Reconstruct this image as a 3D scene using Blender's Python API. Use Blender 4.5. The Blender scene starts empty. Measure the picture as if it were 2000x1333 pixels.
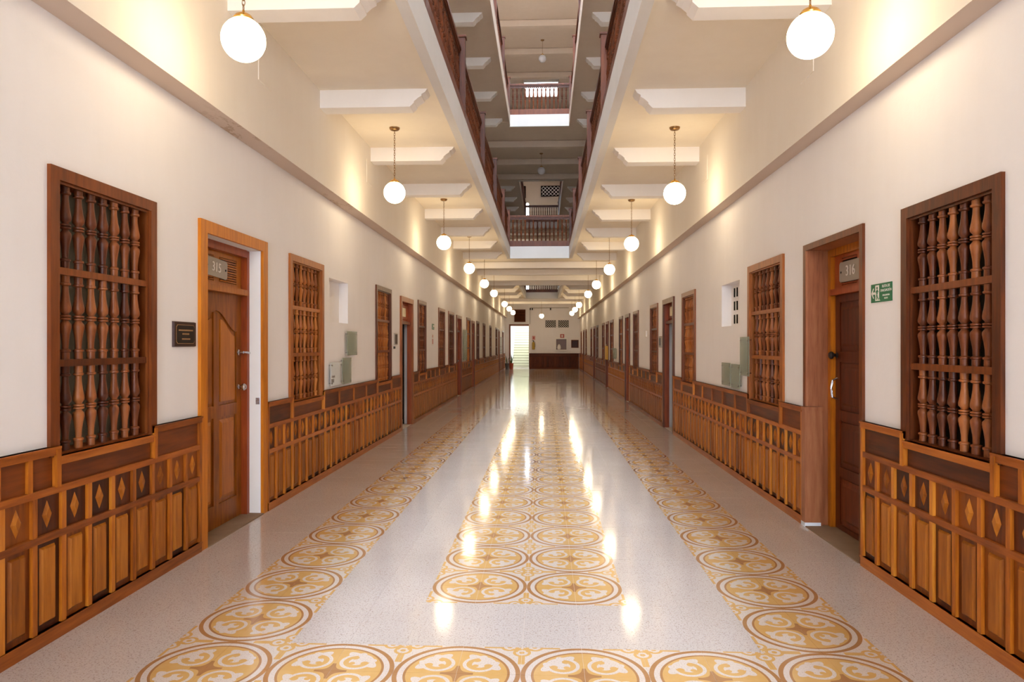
import bpy, bmesh, math, random
from mathutils import Vector, Matrix
random.seed(7)
PI = math.pi
C = bpy.context.scene.collection
SC = bpy.context.scene

# ------------------------------------------------------------------ camera
H = 1.5424
YAW = math.radians(2.663)
cam = bpy.data.objects.new('camera', bpy.data.cameras.new('camera'))
C.objects.link(cam)
cam.location = (0, 0, H)
cam.rotation_euler = (PI / 2, 0, YAW)
cam.data.sensor_width = 36.0
cam.data.lens = 36.0 * 1376.0 / 2000.0
cam.data.shift_y = 0.00375
cam.data.clip_start = 0.05
cam.data.clip_end = 300
SC.camera = cam

# ------------------------------------------------------------------ world, exposure
WORLD_STRENGTH = 14.0
world = bpy.data.worlds.new('sky')
SC.world = world
world.use_nodes = True
bg = world.node_tree.nodes['Background']
bg.inputs[0].default_value = (0.83, 0.95, 1.10, 1)
bg.inputs[1].default_value = WORLD_STRENGTH
SC.view_settings.view_transform = 'Standard'
SC.view_settings.look = 'None'
SC.view_settings.gamma = 1.0
SC.view_settings.use_curve_mapping = False
SC.view_settings.exposure = 0.06
SC.cycles.max_bounces = 10
SC.cycles.diffuse_bounces = 6
SC.cycles.glossy_bounces = 4
SC.cycles.transmission_bounces = 6
SC.cycles.caustics_reflective = False
SC.cycles.caustics_refractive = False
SC.cycles.sample_clamp_indirect = 30.0
LAMP_STRENGTH = 26.0
LAMP_COLOR = (1.0, 0.81, 0.52, 1)

# ------------------------------------------------------------------ constants of the place
XL, XR = -2.585, 2.235          # lower wall planes
UL, UR = -2.405, 2.090          # upper wall planes (overhang)
LEDGE_L, LEDGE_R = 3.28, 3.23
CEIL_L, CEIL_R = 4.27, 4.225
VX0, VX1 = -1.03, 0.72          # void edges
Y_BACK = -9.5
Y_END = 45.4
STOREY = 3.925
F1 = 4.47
TOP = F1 + 2 * STOREY + 0.02

# ------------------------------------------------------------------ colour + material helpers
def lin(r, g, b):
    def f(c):
        c /= 255.0
        return c / 12.92 if c <= 0.04045 else ((c + 0.055) / 1.055) ** 2.4
    return (f(r), f(g), f(b), 1.0)

class NT:
    def __init__(self, name):
        self.m = bpy.data.materials.new(name)
        self.m.use_nodes = True
        self.t = self.m.node_tree
        self.b = self.t.nodes['Principled BSDF']
    def n(self, typ, **kw):
        nd = self.t.nodes.new(typ)
        for k, v in kw.items():
            setattr(nd, k, v)
        return nd
    def link(self, a, b):
        self.t.links.new(a, b)
    def set(self, sock, v):
        if hasattr(v, 'is_output'):
            self.link(v, sock)
        else:
            sock.default_value = v
    def math(self, op, a, b=0.0, c=None):
        nd = self.n('ShaderNodeMath', operation=op)
        self.set(nd.inputs[0], a)
        self.set(nd.inputs[1], b)
        if c is not None:
            self.set(nd.inputs[2], c)
        return nd.outputs[0]
    def mix(self, fac, a, b):
        nd = self.n('ShaderNodeMix', data_type='RGBA')
        self.set(nd.inputs[0], fac)
        self.set(nd.inputs[6], a)
        self.set(nd.inputs[7], b)
        return nd.outputs[2]
    def noise(self, vec, scale, detail=3.0, rough=0.5):
        nd = self.n('ShaderNodeTexNoise')
        nd.inputs['Scale'].default_value = scale
        nd.inputs['Detail'].default_value = detail
        nd.inputs['Roughness'].default_value = rough
        if vec is not None:
            self.link(vec, nd.inputs['Vector'])
        return nd.outputs[0]
    def ramp(self, fac, stops):
        nd = self.n('ShaderNodeValToRGB')
        e = nd.color_ramp.elements
        e[0].position, e[0].color = stops[0]
        e[1].position, e[1].color = stops[-1]
        for p, c in stops[1:-1]:
            x = e.new(p)
            x.color = c
        self.link(fac, nd.inputs[0])
        return nd.outputs[0]
    def bump(self, h, strength, dist=0.01):
        nd = self.n('ShaderNodeBump')
        nd.inputs['Strength'].default_value = strength
        nd.inputs['Distance'].default_value = dist
        self.link(h, nd.inputs['Height'])
        self.link(nd.outputs[0], self.b.inputs['Normal'])
    def objco(self):
        return self.n('ShaderNodeTexCoord').outputs['Object']
    def pos(self):
        return self.n('ShaderNodeNewGeometry').outputs['Position']
    def mapped(self, vec, scale):
        nd = self.n('ShaderNodeMapping')
        nd.inputs['Scale'].default_value = scale
        self.link(vec, nd.inputs[0])
        return nd.outputs[0]

def plain(name, col, rough=0.5, metal=0.0, spec=0.5):
    m = NT(name)
    m.b.inputs['Base Color'].default_value = col
    m.b.inputs['Roughness'].default_value = rough
    m.b.inputs['Metallic'].default_value = metal
    m.b.inputs['Specular IOR Level'].default_value = spec
    return m.m

def plaster(name, col, col2, rough=0.75):
    m = NT(name)
    p = m.pos()
    a = m.noise(p, 0.7, 4, 0.6)
    b = m.noise(m.mapped(p, (3, 3, 0.5)), 2.0, 4, 0.6)
    f = m.math('MULTIPLY_ADD', a, 0.7, m.math('MULTIPLY', b, 0.3))
    c = m.ramp(f, [(0.3, col2), (0.65, col)])
    m.link(c, m.b.inputs['Base Color'])
    m.b.inputs['Roughness'].default_value = rough
    m.b.inputs['Specular IOR Level'].default_value = 0.25
    m.bump(m.noise(p, 9.0, 5, 0.6), 0.12, 0.02)
    return m.m

def wood(name, dark, mid, light, rough=0.38, axis='z', vary=0.35):
    m = NT(name)
    co = m.objco()
    oi = m.n('ShaderNodeObjectInfo')
    off = m.n('ShaderNodeVectorMath', operation='ADD')
    m.link(co, off.inputs[0])
    sh = m.n('ShaderNodeCombineXYZ')
    m.link(m.math('MULTIPLY', oi.outputs['Random'], 37.0), sh.inputs[0])
    m.link(m.math('MULTIPLY', oi.outputs['Random'], 11.0), sh.inputs[2])
    m.link(sh.outputs[0], off.inputs[1])
    sc = {'z': (14, 14, 1.3), 'x': (1.3, 14, 14)}[axis]
    v = m.mapped(off.outputs[0], sc)
    a = m.noise(v, 2.2, 5, 0.62)
    b = m.noise(off.outputs[0], 2.5, 2, 0.5)
    f = m.math('MULTIPLY_ADD', a, 0.75, m.math('MULTIPLY', b, 0.25))
    f = m.math('ADD', f, m.math('MULTIPLY', m.math('SUBTRACT', oi.outputs['Random'], 0.5), vary))
    c = m.ramp(f, [(0.25, dark), (0.5, mid), (0.78, light)])
    m.link(c, m.b.inputs['Base Color'])
    m.b.inputs['Roughness'].default_value = rough
    m.b.inputs['Specular IOR Level'].default_value = 0.32
    m.bump(a, 0.08, 0.01)
    return m.m

M = {}
M['wall'] = plaster('plaster_wall', lin(238, 234, 233), lin(232, 227, 225))
M['upper_wall'] = plaster('plaster_upper', lin(235, 227, 216), lin(229, 219, 206))
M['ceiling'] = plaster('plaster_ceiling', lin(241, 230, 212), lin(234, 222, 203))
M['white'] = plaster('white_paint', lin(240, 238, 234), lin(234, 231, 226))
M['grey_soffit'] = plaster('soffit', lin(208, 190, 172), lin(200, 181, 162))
M['orange_wood'] = wood('orange_wood', lin(126, 62, 10), lin(182, 102, 24), lin(216, 140, 48))
M['rail_wood'] = wood('rail_wood', lin(114, 54, 12), lin(162, 86, 24), lin(194, 114, 42), axis='x')
M['panel_wood'] = wood('panel_wood', lin(116, 58, 8), lin(162, 92, 18), lin(196, 122, 36))
M['back_wood'] = wood('back_wood', lin(60, 22, 5), lin(98, 42, 8), lin(140, 72, 16), vary=0.7)
M['top_wood'] = wood('top_wood', lin(64, 26, 6), lin(98, 44, 10), lin(128, 62, 16), axis='x')
M['casing_wood'] = wood('casing_wood', lin(150, 80, 8), lin(194, 112, 18), lin(216, 136, 30))
M['door_wood'] = wood('door_wood', lin(120, 62, 10), lin(164, 94, 20), lin(192, 118, 34))
M['red_wood'] = wood('red_wood', lin(108, 42, 14), lin(146, 64, 24), lin(170, 82, 32))
M['window_wood'] = wood('window_wood', lin(74, 32, 8), lin(110, 52, 14), lin(138, 72, 26))
M['window_wood_light'] = wood('window_wood_light', lin(120, 60, 20), lin(158, 88, 32), lin(186, 114, 50))
M['baluster_wood'] = wood('baluster_wood', lin(76, 34, 16), lin(122, 64, 32), lin(170, 102, 54), vary=0.45)
M['baluster_wood_light'] = wood('baluster_wood_light', lin(120, 62, 22), lin(164, 92, 36), lin(196, 124, 60), vary=0.4)
M['dark_door'] = wood('dark_door', lin(64, 26, 8), lin(96, 40, 12), lin(124, 58, 20))
M['old_post'] = wood('old_post', lin(104, 56, 34), lin(150, 90, 58), lin(176, 116, 78))
M['mahogany'] = wood('mahogany', lin(64, 28, 12), lin(100, 48, 22), lin(132, 70, 36), vary=0.3)
M['shutter_grey'] = plain('shutter_grey', lin(92, 88, 74), 0.7)
M['shutter_dark'] = plain('shutter_dark', lin(26, 20, 14), 0.9, 0.0, 0.15)
M['shutter_brown'] = wood('shutter_brown', lin(52, 26, 10), lin(76, 40, 16), lin(98, 56, 26))
M['brass'] = plain('brass', lin(214, 168, 90), 0.25, 1.0)
M['bronze'] = plain('bronze', lin(150, 116, 76), 0.35, 0.9)
M['steel'] = plain('steel', lin(200, 200, 204), 0.25, 1.0)
M['black_metal'] = plain('black_metal', lin(40, 34, 32), 0.4, 0.3)
M['plate_grey'] = plain('plate_grey', lin(158, 148, 134), 0.45, 0.1)
M['ivory'] = plain('ivory', lin(230, 214, 178), 0.5)
M['plaque'] = plain('plaque', lin(58, 26, 16), 0.45, 0.0, 0.3)
M['plaque_face'] = plain('plaque_face', lin(24, 12, 8), 0.3, 0.0, 0.3)
M['gold_line'] = plain('gold_line', lin(150, 112, 70), 0.4)
M['green_sign'] = plain('green_sign', lin(8, 104, 62), 0.45)
M['sign_white'] = plain('sign_white', lin(232, 226, 220), 0.5)
M['paper'] = plain('paper', lin(240, 240, 240), 0.6)
M['yellow'] = plain('yellow', lin(226, 176, 26), 0.5)
M['ochre'] = plain('ochre', lin(176, 140, 40), 0.4)
M['pink'] = plain('pink', lin(210, 150, 140), 0.6)
M['red'] = plain('red', lin(170, 70, 60), 0.5)
M['terracotta'] = plain('terracotta', lin(170, 70, 46), 0.7)
M['pot_grey'] = plain('pot_grey', lin(92, 92, 100), 0.7)
M['leaf'] = plain('leaf', lin(70, 98, 44), 0.5)
M['board_brown'] = wood('board_brown', lin(60, 22, 6), lin(84, 34, 10), lin(106, 50, 18), rough=0.6)
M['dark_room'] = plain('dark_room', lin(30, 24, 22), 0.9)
M['threshold'] = plaster('threshold', lin(150, 126, 104), lin(112, 90, 70))
M['grout'] = plain('grout', lin(206, 192, 180), 0.8)
M['step'] = plaster('step', lin(232, 230, 208), lin(222, 220, 196))
M['nosing'] = plain('nosing', lin(150, 148, 116), 0.7)
M['fascia'] = plaster('fascia', lin(222, 218, 214), lin(214, 210, 205))
M['chip'] = plain('chip', lin(226, 232, 240), 0.8)
M['sheet_dark'] = plain('sheet_dark', lin(60, 44, 40), 0.6)
M['photo_grey'] = plain('photo_grey', lin(110, 84, 76), 0.4)

def glass_mat(name, col, rough=0.1, alpha=0.6):
    m = NT(name)
    m.b.inputs['Base Color'].default_value = col
    m.b.inputs['Roughness'].default_value = rough
    m.b.inputs['Alpha'].default_value = alpha
    m.b.inputs['IOR'].default_value = 1.45
    return m.m
M['green_glass'] = glass_mat('green_glass', lin(160, 172, 152), 0.25, 0.55)
M['clear_glass'] = glass_mat('clear_glass', lin(225, 232, 230), 0.08, 0.22)

def globe_mat():
    m = NT('globe_glass')
    m.b.inputs['Base Color'].default_value = lin(250, 244, 230)
    m.b.inputs['Emission Color'].default_value = LAMP_COLOR
    m.b.inputs['Emission Strength'].default_value = LAMP_STRENGTH
    m.b.inputs['Roughness'].default_value = 0.2
    return m.m
M['globe'] = globe_mat()
M['globe_off'] = plain('globe_off', lin(196, 190, 190), 0.2)

def terrazzo():
    m = NT('terrazzo')
    p = m.pos()
    sp = m.noise(p, 120.0, 2, 0.6)
    sp2 = m.noise(p, 55.0, 2, 0.6)
    big = m.noise(p, 0.9, 3, 0.5)
    base = m.ramp(big, [(0.3, lin(190, 180, 175)), (0.7, lin(200, 191, 187))])
    c = m.mix(m.ramp(sp, [(0.56, (0, 0, 0, 1)), (0.68, (1, 1, 1, 1))]), base, lin(142, 129, 124))
    c = m.mix(m.ramp(sp2, [(0.60, (0, 0, 0, 1)), (0.70, (1, 1, 1, 1))]), c, lin(168, 152, 142))
    m.link(c, m.b.inputs['Base Color'])
    m.b.inputs['Roughness'].default_value = 0.10
    m.b.inputs['Specular IOR Level'].default_value = 0.75
    return m.m
M['terrazzo'] = terrazzo()

def cement_tile():
    m = NT('cement_tile')
    uv = m.n('ShaderNodeUVMap')
    uv.uv_map = 'UVMap'
    s = m.n('ShaderNodeSeparateXYZ')
    m.link(uv.outputs[0], s.inputs[0])
    x, y = s.outputs[0], s.outputs[1]
    mt = m.math
    def lt(a, v):
        return mt('LESS_THAN', a, v)
    def gt(a, v):
        return mt('GREATER_THAN', a, v)
    def AND(a, b):
        return mt('MULTIPLY', a, b)
    def OR(a, b):
        return mt('MAXIMUM', a, b)
    def NOT(a):
        return mt('SUBTRACT', 1.0, a)
    def dist(ax, ay):
        return mt('SQRT', mt('ADD', mt('POWER', mt('ABSOLUTE', mt('SUBTRACT', x, ax)), 2.0),
                             mt('POWER', mt('ABSOLUTE', mt('SUBTRACT', y, ay)), 2.0)))
    r = dist(0, 0)
    a = mt('MULTIPLY', mt('ADD', x, y), 0.70711)
    b = mt('ABSOLUTE', mt('MULTIPLY', mt('SUBTRACT', x, y), 0.70711))
    da = mt('SUBTRACT', a, 0.475)
    dl = mt('SQRT', mt('ADD', mt('MULTIPLY', da, da), mt('MULTIPLY', b, b)))
    disk = lt(r, 0.80)
    # white flourish of the quadrant
    fl = lt(mt('ADD', mt('POWER', mt('ABSOLUTE', mt('DIVIDE', mt('SUBTRACT', a, 0.58), 0.12)), 2.0),
               mt('POWER', mt('DIVIDE', b, 0.37), 2.0)), 1.0)
    fl2 = lt(mt('ADD', mt('POWER', mt('ABSOLUTE', mt('DIVIDE', mt('SUBTRACT', a, 0.66), 0.09)), 2.0),
                mt('POWER', mt('DIVIDE', mt('ABSOLUTE', mt('SUBTRACT', b, 0.15)), 0.07), 2.0)), 1.0)
    white_in = AND(OR(OR(lt(dl, 0.275), fl), fl2), lt(r, 0.775))
    # yellow scroll inside it
    opening = AND(gt(da, 0.05), lt(b, 0.16))
    scroll = AND(AND(gt(dl, 0.125), lt(dl, 0.215)), NOT(opening))
    blob = lt(mt('SQRT', mt('ADD', mt('POWER', mt('ABSOLUTE', mt('SUBTRACT', da, 0.06)), 2.0),
                            mt('POWER', mt('ABSOLUTE', mt('SUBTRACT', b, 0.135)), 2.0))), 0.062)
    blob2 = lt(mt('SQRT', mt('ADD', mt('POWER', mt('ABSOLUTE', mt('ADD', da, 0.09)), 2.0), mt('POWER', b, 2.0))), 0.05)
    scroll = OR(OR(scroll, blob), blob2)
    yellow_in = AND(disk, OR(NOT(white_in), scroll))
    # corner spandrel
    out = gt(r, 1.0)
    d1 = dist(1.0, 0.79)
    d2 = dist(0.79, 1.0)
    dmin = mt('MINIMUM', d1, d2)
    arch = AND(gt(dmin, 0.10), lt(dmin, 0.152))
    dot = lt(dmin, 0.045)
    mx = mt('MAXIMUM', x, y)
    mn = mt('MINIMUM', x, y)
    leaf = AND(gt(mx, 0.945), AND(gt(mn, 0.36), lt(mn, 0.68)))
    leaf2 = AND(gt(a, 1.22), lt(b, mt('MULTIPLY', mt('SUBTRACT', 1.40, a), 0.45)))
    span = AND(out, OR(OR(arch, dot), OR(leaf, leaf2)))
    brown = OR(AND(gt(r, 0.925), lt(r, 1.0)), AND(gt(r, 0.795), lt(r, 0.835)))
    core = AND(lt(r, 0.26), lt(mt('MULTIPLY', x, y), 0.0075))
    brown = OR(brown, core)
    p = m.pos()
    sp = m.noise(p, 140.0, 2, 0.6)
    wear = m.noise(p, 14.0, 4, 0.6)
    white = m.mix(m.ramp(sp, [(0.55, (0, 0, 0, 1)), (0.7, (1, 1, 1, 1))]), lin(206, 193, 184), lin(174, 157, 146))
    yel = m.mix(wear, lin(194, 150, 84), lin(206, 168, 110))
    brn = m.mix(wear, lin(154, 108, 66), lin(172, 128, 86))
    c = m.mix(OR(yellow_in, span), white, yel)
    c = m.mix(brown, c, brn)
    m.link(c, m.b.inputs['Base Color'])
    m.b.inputs['Roughness'].default_value = 0.10
    m.b.inputs['Specular IOR Level'].default_value = 0.75
    return m.m
M['cement_tile'] = cement_tile()

# ------------------------------------------------------------------ mesh helpers
class MB:
    def __init__(self):
        self.v, self.f, self.mi = [], [], []
        self.cur = 0
    def quad(self, a, b, c, d):
        i = len(self.v)
        self.v += [a, b, c, d]
        self.f.append((i, i + 1, i + 2, i + 3))
        self.mi.append(self.cur)
    def box(self, x0, x1, y0, y1, z0, z1):
        if x0 > x1: x0, x1 = x1, x0
        if y0 > y1: y0, y1 = y1, y0
        if z0 > z1: z0, z1 = z1, z0
        i = len(self.v)
        self.v += [(x0, y0, z0), (x1, y0, z0), (x1, y1, z0), (x0, y1, z0),
                   (x0, y0, z1), (x1, y0, z1), (x1, y1, z1), (x0, y1, z1)]
        for q in ((0, 3, 2, 1), (4, 5, 6, 7), (0, 1, 5, 4), (1, 2, 6, 5), (2, 3, 7, 6), (3, 0, 4, 7)):
            self.f.append(tuple(i + k for k in q))
            self.mi.append(self.cur)
        return self
    def frustum(self, x0, x1, z0, z1, v0, v1, c):      # raised panel: base at depth v0, face at v1 inset by c
        i = len(self.v)
        self.v += [(x0, v0, z0), (x1, v0, z0), (x1, v0, z1), (x0, v0, z1),
                   (x0 + c, v1, z0 + c), (x1 - c, v1, z0 + c), (x1 - c, v1, z1 - c), (x0 + c, v1, z1 - c)]
        for q in ((4, 7, 6, 5), (0, 4, 5, 1), (1, 5, 6, 2), (2, 6, 7, 3), (3, 7, 4, 0)):
            self.f.append(tuple(i + k for k in q))
            self.mi.append(self.cur)
        return self
    def prism(self, pts, v0, v1):                      # polygon in (x, z) extruded along y
        n = len(pts)
        i = len(self.v)
        self.v += [(p[0], v0, p[1]) for p in pts] + [(p[0], v1, p[1]) for p in pts]
        self.f.append(tuple(range(i, i + n)))
        self.f.append(tuple(range(i + 2 * n - 1, i + n - 1, -1)))
        self.mi += [self.cur] * 2
        for k in range(n):
            k2 = (k + 1) % n
            self.f.append((i + k2, i + k, i + n + k, i + n + k2))
            self.mi.append(self.cur)
        return self
    def lathe(self, prof, seg=12, cx=0, cy=0, z0=0):
        i = len(self.v)
        for (r, z) in prof:
            for k in range(seg):
                a = 2 * PI * k / seg
                self.v.append((cx + r * math.cos(a), cy + r * math.sin(a), z0 + z))
        for j in range(len(prof) - 1):
            for k in range(seg):
                k2 = (k + 1) % seg
                self.f.append((i + j * seg + k, i + j * seg + k2, i + (j + 1) * seg + k2, i + (j + 1) * seg + k))
                self.mi.append(self.cur)
        self.f.append(tuple(i + k for k in range(seg - 1, -1, -1)))
        top = i + (len(prof) - 1) * seg
        self.f.append(tuple(top + k for k in range(seg)))
        self.mi += [self.cur] * 2
        return self
    def tube(self, pts, r, seg=6):
        pts = [Vector(p) for p in pts]
        i = len(self.v)
        up = Vector((0, 0, 1))
        for k, p in enumerate(pts):
            d = (pts[min(k + 1, len(pts) - 1)] - pts[max(k - 1, 0)]).normalized()
            s = d.cross(up)
            if s.length < 1e-3:
                s = d.cross(Vector((1, 0, 0)))
            s.normalize()
            t = s.cross(d)
            for q in range(seg):
                a = 2 * PI * q / seg
                self.v.append(tuple(p + s * r * math.cos(a) + t * r * math.sin(a)))
        for k in range(len(pts) - 1):
            for q in range(seg):
                q2 = (q + 1) % seg
                self.f.append((i + k * seg + q, i + k * seg + q2, i + (k + 1) * seg + q2, i + (k + 1) * seg + q))
                self.mi.append(self.cur)
        self.f.append(tuple(i + q for q in range(seg)))
        e = i + (len(pts) - 1) * seg
        self.f.append(tuple(e + q for q in range(seg - 1, -1, -1)))
        self.mi += [self.cur] * 2
        return self
    def mesh(self, name, mats, smooth=False):
        me = bpy.data.meshes.new(name)
        me.from_pydata(self.v, [], self.f)
        for m in (mats if isinstance(mats, (list, tuple)) else [mats]):
            me.materials.append(m)
        for p, k in zip(me.polygons, self.mi):
            p.material_index = k
            p.use_smooth = smooth
        bm = bmesh.new()
        bm.from_mesh(me)
        bmesh.ops.recalc_face_normals(bm, faces=bm.faces)
        bm.to_mesh(me)
        bm.free()
        if smooth:
            me.set_sharp_from_angle(angle=math.radians(40))
        return me

def ob(name, me, parent=None, loc=(0, 0, 0), rot=(0, 0, 0), scale=None):
    o = bpy.data.objects.new(name, me)
    C.objects.link(o)
    o.location = loc
    o.rotation_euler = rot
    if scale:
        o.scale = scale
    if parent:
        o.parent = parent
    return o

def tag(o, label=None, cat=None, group=None, kind=None):
    if label: o['label'] = label
    if cat: o['category'] = cat
    if group: o['group'] = group
    if kind: o['kind'] = kind
    return o

def thing(name, loc, rotz, label, cat, group=None, kind=None):
    o = bpy.data.objects.new(name, None)
    C.objects.link(o)
    o.empty_display_size = 0.1
    o.location = loc
    o.rotation_euler = (0, 0, rotz)
    return tag(o, label, cat, group, kind)

def ordinal(i):
    return ['first', 'second', 'third', 'fourth', 'fifth', 'sixth', 'seventh', 'eighth', 'ninth', 'tenth',
            'eleventh', 'twelfth', 'thirteenth', 'fourteenth'][i]

def sgn(side):          # local u axis runs toward -Y on the left wall, toward +Y on the right one
    return -1 if side == 'left' else 1
def rz(side):
    return -PI / 2 if side == 'left' else PI / 2
def xw(side):
    return XL if side == 'left' else XR

TEXT_ROT = (PI / 2, 0, PI)
def lettering(name, body, size, mat, parent, loc, depth=0.0015):
    cu = bpy.data.curves.new(name, 'FONT')
    cu.body = body
    cu.size = size
    cu.align_x = 'CENTER'
    cu.align_y = 'CENTER'
    cu.extrude = depth
    cu.resolution_u = 3
    cu.materials.append(mat)
    tmp = bpy.data.objects.new('tmp_text', cu)
    C.objects.link(tmp)
    dg = bpy.context.evaluated_depsgraph_get()
    me = bpy.data.meshes.new_from_object(tmp.evaluated_get(dg), depsgraph=dg)
    bpy.data.objects.remove(tmp)
    bpy.data.curves.remove(cu)
    me.name = name
    return ob(name, me, parent, loc, TEXT_ROT)

# ------------------------------------------------------------------ layout of the two walls
# (y0, y1, top)
WIN = {
 'left': [(3.546, 4.549, 2.485), (7.00, 8.09, 2.47), (10.65, 11.72, 2.465), (14.22, 15.20, 2.46), (17.0, 18.08, 2.45),
          (18.76, 19.9, 2.45), (23.16, 24.33, 2.45), (26.5, 27.57, 2.45), (29.3, 30.4, 2.45), (32.8, 33.9, 2.45), (36.8, 38.2, 2.45)],
 'right': [(3.53, 4.494, 2.385), (6.68, 7.82, 2.394), (10.54, 11.55, 2.37), (14.0, 15.0, 2.37), (16.87, 17.87, 2.37),
           (20.26, 21.25, 2.37), (23.0, 24.15, 2.37), (26.4, 27.5, 2.37), (29.5, 30.5, 2.37), (33.3, 34.3, 2.37), (37.6, 38.6, 2.37), (42.6, 43.6, 2.37)],
}
DOOR = {
 'left': [(5.14, 6.41, 2.49), (12.47, 13.65, 2.42), (20.45, 21.65, 2.42), (24.75, 25.7, 2.40), (39.0, 40.0, 2.40), (42.6, 43.6, 2.40)],
 'right': [(5.03, 6.16, 2.392), (12.24, 13.36, 2.38), (18.57, 19.6, 2.37), (24.7, 25.75, 2.37), (31.05, 32.3, 2.37), (39.8, 40.9, 2.37)],
}
NICHE = {'left': (8.34, 9.15, 1.82, 2.35), 'right': (8.20, 9.02, 1.77, 2.29)}
SILL, WTOP, CAS = 0.955, 1.01, 0.068

# ------------------------------------------------------------------ walls
def build_wall(side):
    s = 1 if side == 'left' else -1           # outward direction
    X, UX = (XL, UL) if side == 'left' else (XR, UR)
    ledge = LEDGE_L if side == 'left' else LEDGE_R
    holes = []
    for (a, b, t) in WIN[side]:
        holes.append((a + 0.03, b - 0.03, SILL - 0.02, t - 0.03, 0.20))
    for k_, (a, b, t) in enumerate(DOOR[side]):
        holes.append((a + 0.035, b - 0.035, 0.0, t - 0.035, 0.15 if k_ == 1 else 0.30))
    n = NICHE[side]
    holes.append((n[0], n[1], n[2], n[3], 0.12))
    ys = sorted(set([Y_BACK, Y_END] + [h[0] for h in holes] + [h[1] for h in holes]))
    mb = MB()
    for a, b in zip(ys, ys[1:]):
        mid = (a + b) / 2
        hs = sorted([h for h in holes if h[0] < mid < h[1]], key=lambda h: h[2])
        z = -0.02
        for h in hs:
            if h[2] > z + 1e-4:
                mb.quad((X, a, z), (X, b, z), (X, b, h[2]), (X, a, h[2]))
            z = h[3]
        mb.quad((X, a, z), (X, b, z), (X, b, ledge), (X, a, ledge))
    for (a, b, z0, z1, d) in holes:
        XB = X - s * d
        mb.cur = 0
        mb.quad((X, a, z0), (XB, a, z0), (XB, a, z1), (X, a, z1))
        mb.quad((X, b, z0), (XB, b, z0), (XB, b, z1), (X, b, z1))
        mb.quad((X, a, z1), (XB, a, z1), (XB, b, z1), (X, b, z1))
        if z0 > 0:
            mb.quad((X, a, z0), (XB, a, z0), (XB, b, z0), (X, b, z0))
        if z0 > 1.5:                            # niche back
            mb.quad((XB, a, z0), (XB, b, z0), (XB, b, z1), (XB, a, z1))
    # soffit of the overhang, upper wall
    mb.cur = 1
    mb.quad((X, Y_BACK, ledge), (UX, Y_BACK, ledge), (UX, Y_END, ledge), (X, Y_END, ledge))
    mb.cur = 2
    mb.quad((UX, Y_BACK, ledge), (UX, Y_END, ledge), (UX, Y_END, TOP), (UX, Y_BACK, TOP))
    mb.cur = 3                                   # back of the wall, closes it to the outside
    XO = X - s * 0.9
    mb.quad((XO, Y_BACK, -0.02), (XO, Y_END, -0.02), (XO, Y_END, TOP), (XO, Y_BACK, TOP))
    mb.quad((XO, Y_BACK, -0.02), (X, Y_BACK, -0.02), (X, Y_BACK, TOP), (XO, Y_BACK, TOP))
    me = mb.mesh('wall', [M['wall'], M['soffit_mat'], M['upper_wall'], M['dark_room']])
    o = ob('wall_' + side, me)
    tag(o, 'off-white plaster %s wall of the corridor with an overhanging upper part' % side, 'wall', kind='structure')
    return o

def soffit_mat():
    m = NT('ledge_soffit')
    p = m.pos()
    base = m.ramp(m.noise(p, 0.8, 3, 0.5), [(0.3, lin(204, 182, 164)), (0.7, lin(212, 192, 174))])
    s = m.n('ShaderNodeSeparateXYZ')
    m.link(p, s.inputs[0])
    y, x = s.outputs[1], s.outputs[0]
    def band(c, w):
        return m.math('SUBTRACT', 1.0, m.math('MINIMUM', m.math('DIVIDE', m.math('ABSOLUTE', m.math('SUBTRACT', y, c)), w), 1.0))
    w = m.math('MAXIMUM', band(5.6, 0.7), band(8.4, 0.8))
    w = m.math('MULTIPLY', w, m.math('LESS_THAN', x, 0.0))
    n = m.noise(m.mapped(p, (2.0, 1.0, 1.0)), 4.5, 6, 0.65)
    f = m.math('MULTIPLY', w, m.math('GREATER_THAN', n, 0.54))
    c = m.mix(m.math('MULTIPLY', f, 0.5), base, lin(150, 112, 64))
    m.link(c, m.b.inputs['Base Color'])
    m.b.inputs['Roughness'].default_value = 0.8
    return m.m
M['soffit_mat'] = soffit_mat()
wall_l = build_wall('left')
wall_r = build_wall('right')
# flush plastered-over covers high on the walls beside the lamps
for side, y, z in (('left', 5.95, 3.93), ('left', 9.55, 3.90), ('right', 5.72, 3.83), ('right', 9.3, 3.83)):
    ux = UL if side == 'left' else UR
    mb = MB().frustum(-0.14, 0.14, -0.16, 0.16, 0.0, 0.006, 0.004)
    ob('cover_plate', mb.mesh('cover_plate', M['upper_wall']), wall_l if side == 'left' else wall_r, (ux, y, z), (0, 0, rz(side)))

# ------------------------------------------------------------------ floor with its tiles
fb = MB()
fb.box(XL - 0.95, XR + 0.95, Y_BACK, Y_END + 0.6, -0.10, -0.0015)
floor = ob('floor', fb.mesh('floor', M['grout']))
tag(floor, 'polished terrazzo floor with ochre medallion tile strips', 'floor', kind='structure')
T = 0.3
GAP = 0.0011
CX0, CY0 = -1.614, 3.288
def tile_mesh(w, l, mat):
    g = GAP / 2
    mb = MB().box(-w / 2 + g, w / 2 - g, -l / 2 + g, l / 2 - g, -0.010, 0.0)
    me = mb.mesh('tile', mat)
    uv = me.uv_layers.new(name='UVMap')
    for lp in me.loops:
        co = me.vertices[lp.vertex_index].co
        uv.data[lp.index].uv = (co.x / w + 0.5, co.y / l + 0.5)
    return me
xs = [XL, -2.514] + [-2.214 + T * k for k in range(15)]
xs = [x for x in xs if x < XR - 0.02] + [XR]
rows = [2.988 + T * j for j in range(-3, 142)]
rows = [r for r in rows if r < Y_END - 0.05]
pat, pln = [], []
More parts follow.
